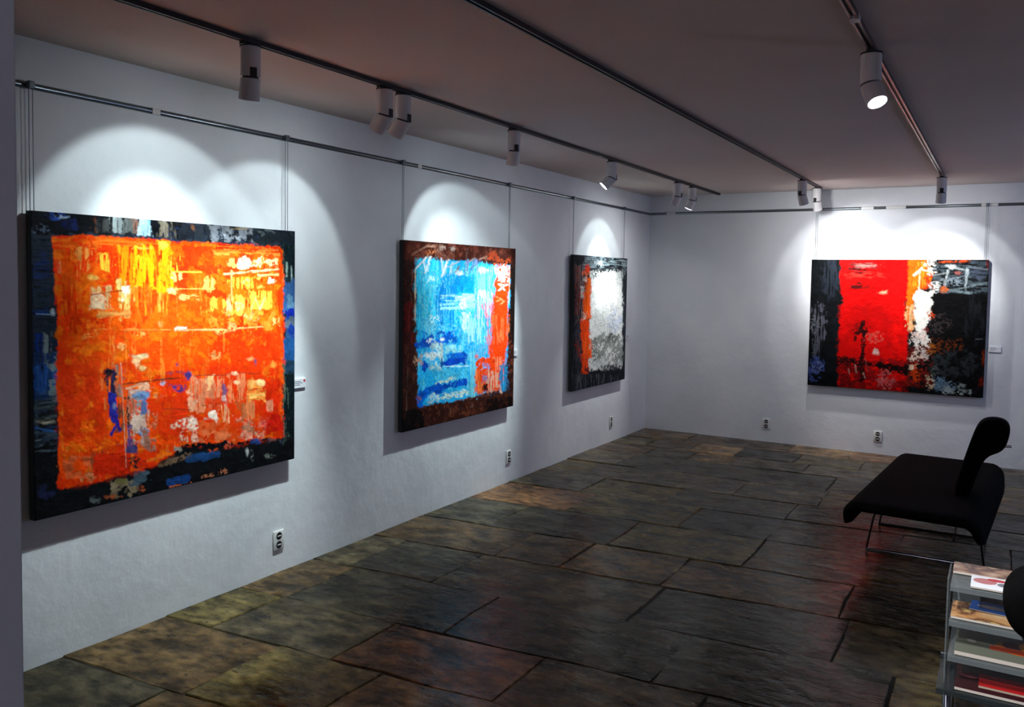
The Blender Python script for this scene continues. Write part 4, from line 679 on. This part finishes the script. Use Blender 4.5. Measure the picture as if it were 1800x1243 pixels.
def magazine(name, x0, x1, y0, y1, z, tz, cm, label, marks=(), tilt=0, rz=0, cat='magazine'):
    """pages and a glossy cover lying on a shelf; marks: flat printed shapes on the cover"""
    cx, cy = (x0+x1)/2, (y0+y1)/2
    root = thing(name, label, cat, (cx, cy, z), 'catalogues on the rack'); root.rotation_euler = (tilt, 0, rz)
    hx, hy = (x1-x0)/2, (y1-y0)/2
    tobj('pages', B(-hx, hx, -hy, hy, 0, tz), M['paper'], root)
    cv = tobj('cover', B(-hx-.001, hx+.001, -hy-.001, hy, tz, tz+.0012), cm, root)
    for k, (kind, mx, my, rx, ry, c) in enumerate(marks):
        bm = bmesh.new(); zz = tz+.0012+.0003*(k+1)
        if kind == 'e':
            vs = [bm.verts.new((mx+rx*math.cos(2*math.pi*q/20), my+ry*math.sin(2*math.pi*q/20), zz)) for q in range(20)]; bm.faces.new(vs)
        else: vs = [bm.verts.new((mx+a*rx, my+b_*ry, zz)) for a, b_ in ((-1, -1), (1, -1), (1, 1), (-1, 1))]; bm.faces.new(vs)
        tobj('printed_shape', bm, solid(c), cv)
TANC = [(.3, (206, 176, 150)), (.48, (160, 120, 96)), (.58, (92, 66, 60)), (.7, (196, 160, 130))]
magazine('magazine', 3.207, 3.475, 3.254, 3.362, .599, .008, cover_mat('tan_cover', TANC, 14, 1.), 'tan magazine lying at the back of the rack top')
magazine('magazine', 3.265, 3.435, 3.125, 3.250, .599, .005, solid((236, 238, 244)), 'white magazine with a red and grey picture at the front of the rack top', (('e', -.045, .01, .035, .03, (190, 120, 120)), ('e', -.01, .035, .03, .014, (196, 50, 60)), ('e', .02, -.005, .03, .02, (120, 122, 130))))
magazine('magazine', 3.21, 3.435, 3.14, 3.30, 0.4785, .008, cover_mat('brown_cover', [(.3, (226, 190, 140)), (.5, (206, 150, 92)), (.6, (110, 60, 40)), (.7, (236, 200, 120))], 12, 4.), 'tan and yellow magazine on the second shelf of the rack')
magazine('brochure', 3.265, 3.425, 3.225, 3.315, .4890, .003, solid((40, 110, 215)), 'blue and white brochure lying on the tan magazine of the second shelf', (('e', -.01, .0, .05, .018, (240, 244, 250)),), rz=-.1, cat='brochure')
magazine('catalogue', 3.225, 3.49, 3.135, 3.35, 0.3585, .014, solid((116, 120, 104)), 'grey-green catalogue with an orange picture on the third shelf of the rack', (('e', .055, .01, .07, .055, (216, 120, 30)), ('e', .04, .03, .035, .035, (110, 60, 40)), ('e', .085, .035, .03, .04, (240, 176, 56)), ('r', .02, -.02, .05, .02, (206, 74, 30)), ('e', .1, -.055, .03, .03, (240, 140, 50)), ('e', -.085, .0, .014, .018, (160, 162, 150))), cat='catalogue')
magazine('magazine', 3.23, 3.45, 3.135, 3.33, 0.2385, .010, solid((60, 20, 24)), 'red-covered magazine in the lowest tray of the rack', (('r', .03, .0, .07, .05, (200, 22, 20)), ('r', .03, -.06, .07, .008, (190, 170, 150)), ('e', -.07, .02, .03, .03, (120, 60, 66))))

# ------------------------------------------------------------------ second black seat at the right edge
chair = thing('lounge_chair', 'black upholstered lounge chair cut off by the right edge, in front of the rack', 'chair', (3.84, 2.80, 0))
s2 = tobj('seat', seat_mesh(.30, .27, .43, .14, .055, 14, 28, .12), M['fabric'], chair, smooth=True)
ring = []
cxy = at((1822, 1072), 1, 2.80)-Vector((3.84, 2.80, 0))
for dy, k in ((0, .55), (.01, .8), (.03, .95), (.06, 1), (.18, 1), (.22, .93), (.24, .7)):
    ring.append([Vector((cxy.x+k*.086*math.cos(t)*(1 if math.sin(t) > -.2 else .96), -.06+dy, cxy.z+k*.094*math.sin(t))) for t in [2*math.pi*q/24 for q in range(24)]])
bm = bmesh.new(); prism(bm, ring, None); bk = tobj('backrest', bm, M['fabric'], chair, smooth=True); bk.modifiers.new('soften', 'SUBSURF').render_levels = 2
bm = bmesh.new(); tube(bm, [(cxy.x+.03, .05, cxy.z-.08), (-.2, .05, .40)], .03, 12); tobj('backrest_stem', bm, M['black_metal'], chair, smooth=math.radians(40))
bm = bmesh.new(); tube(bm, [(0, 0, .02), (0, 0, .378)], .025, 14); tobj('column', bm, M['black_metal'], chair, smooth=math.radians(40))
bm = bmesh.new(); tube(bm, [(0, 0, .0), (0, 0, .02)], [.22, .21], 28); tobj('foot_plate', bm, M['chrome'], chair, smooth=math.radians(40))
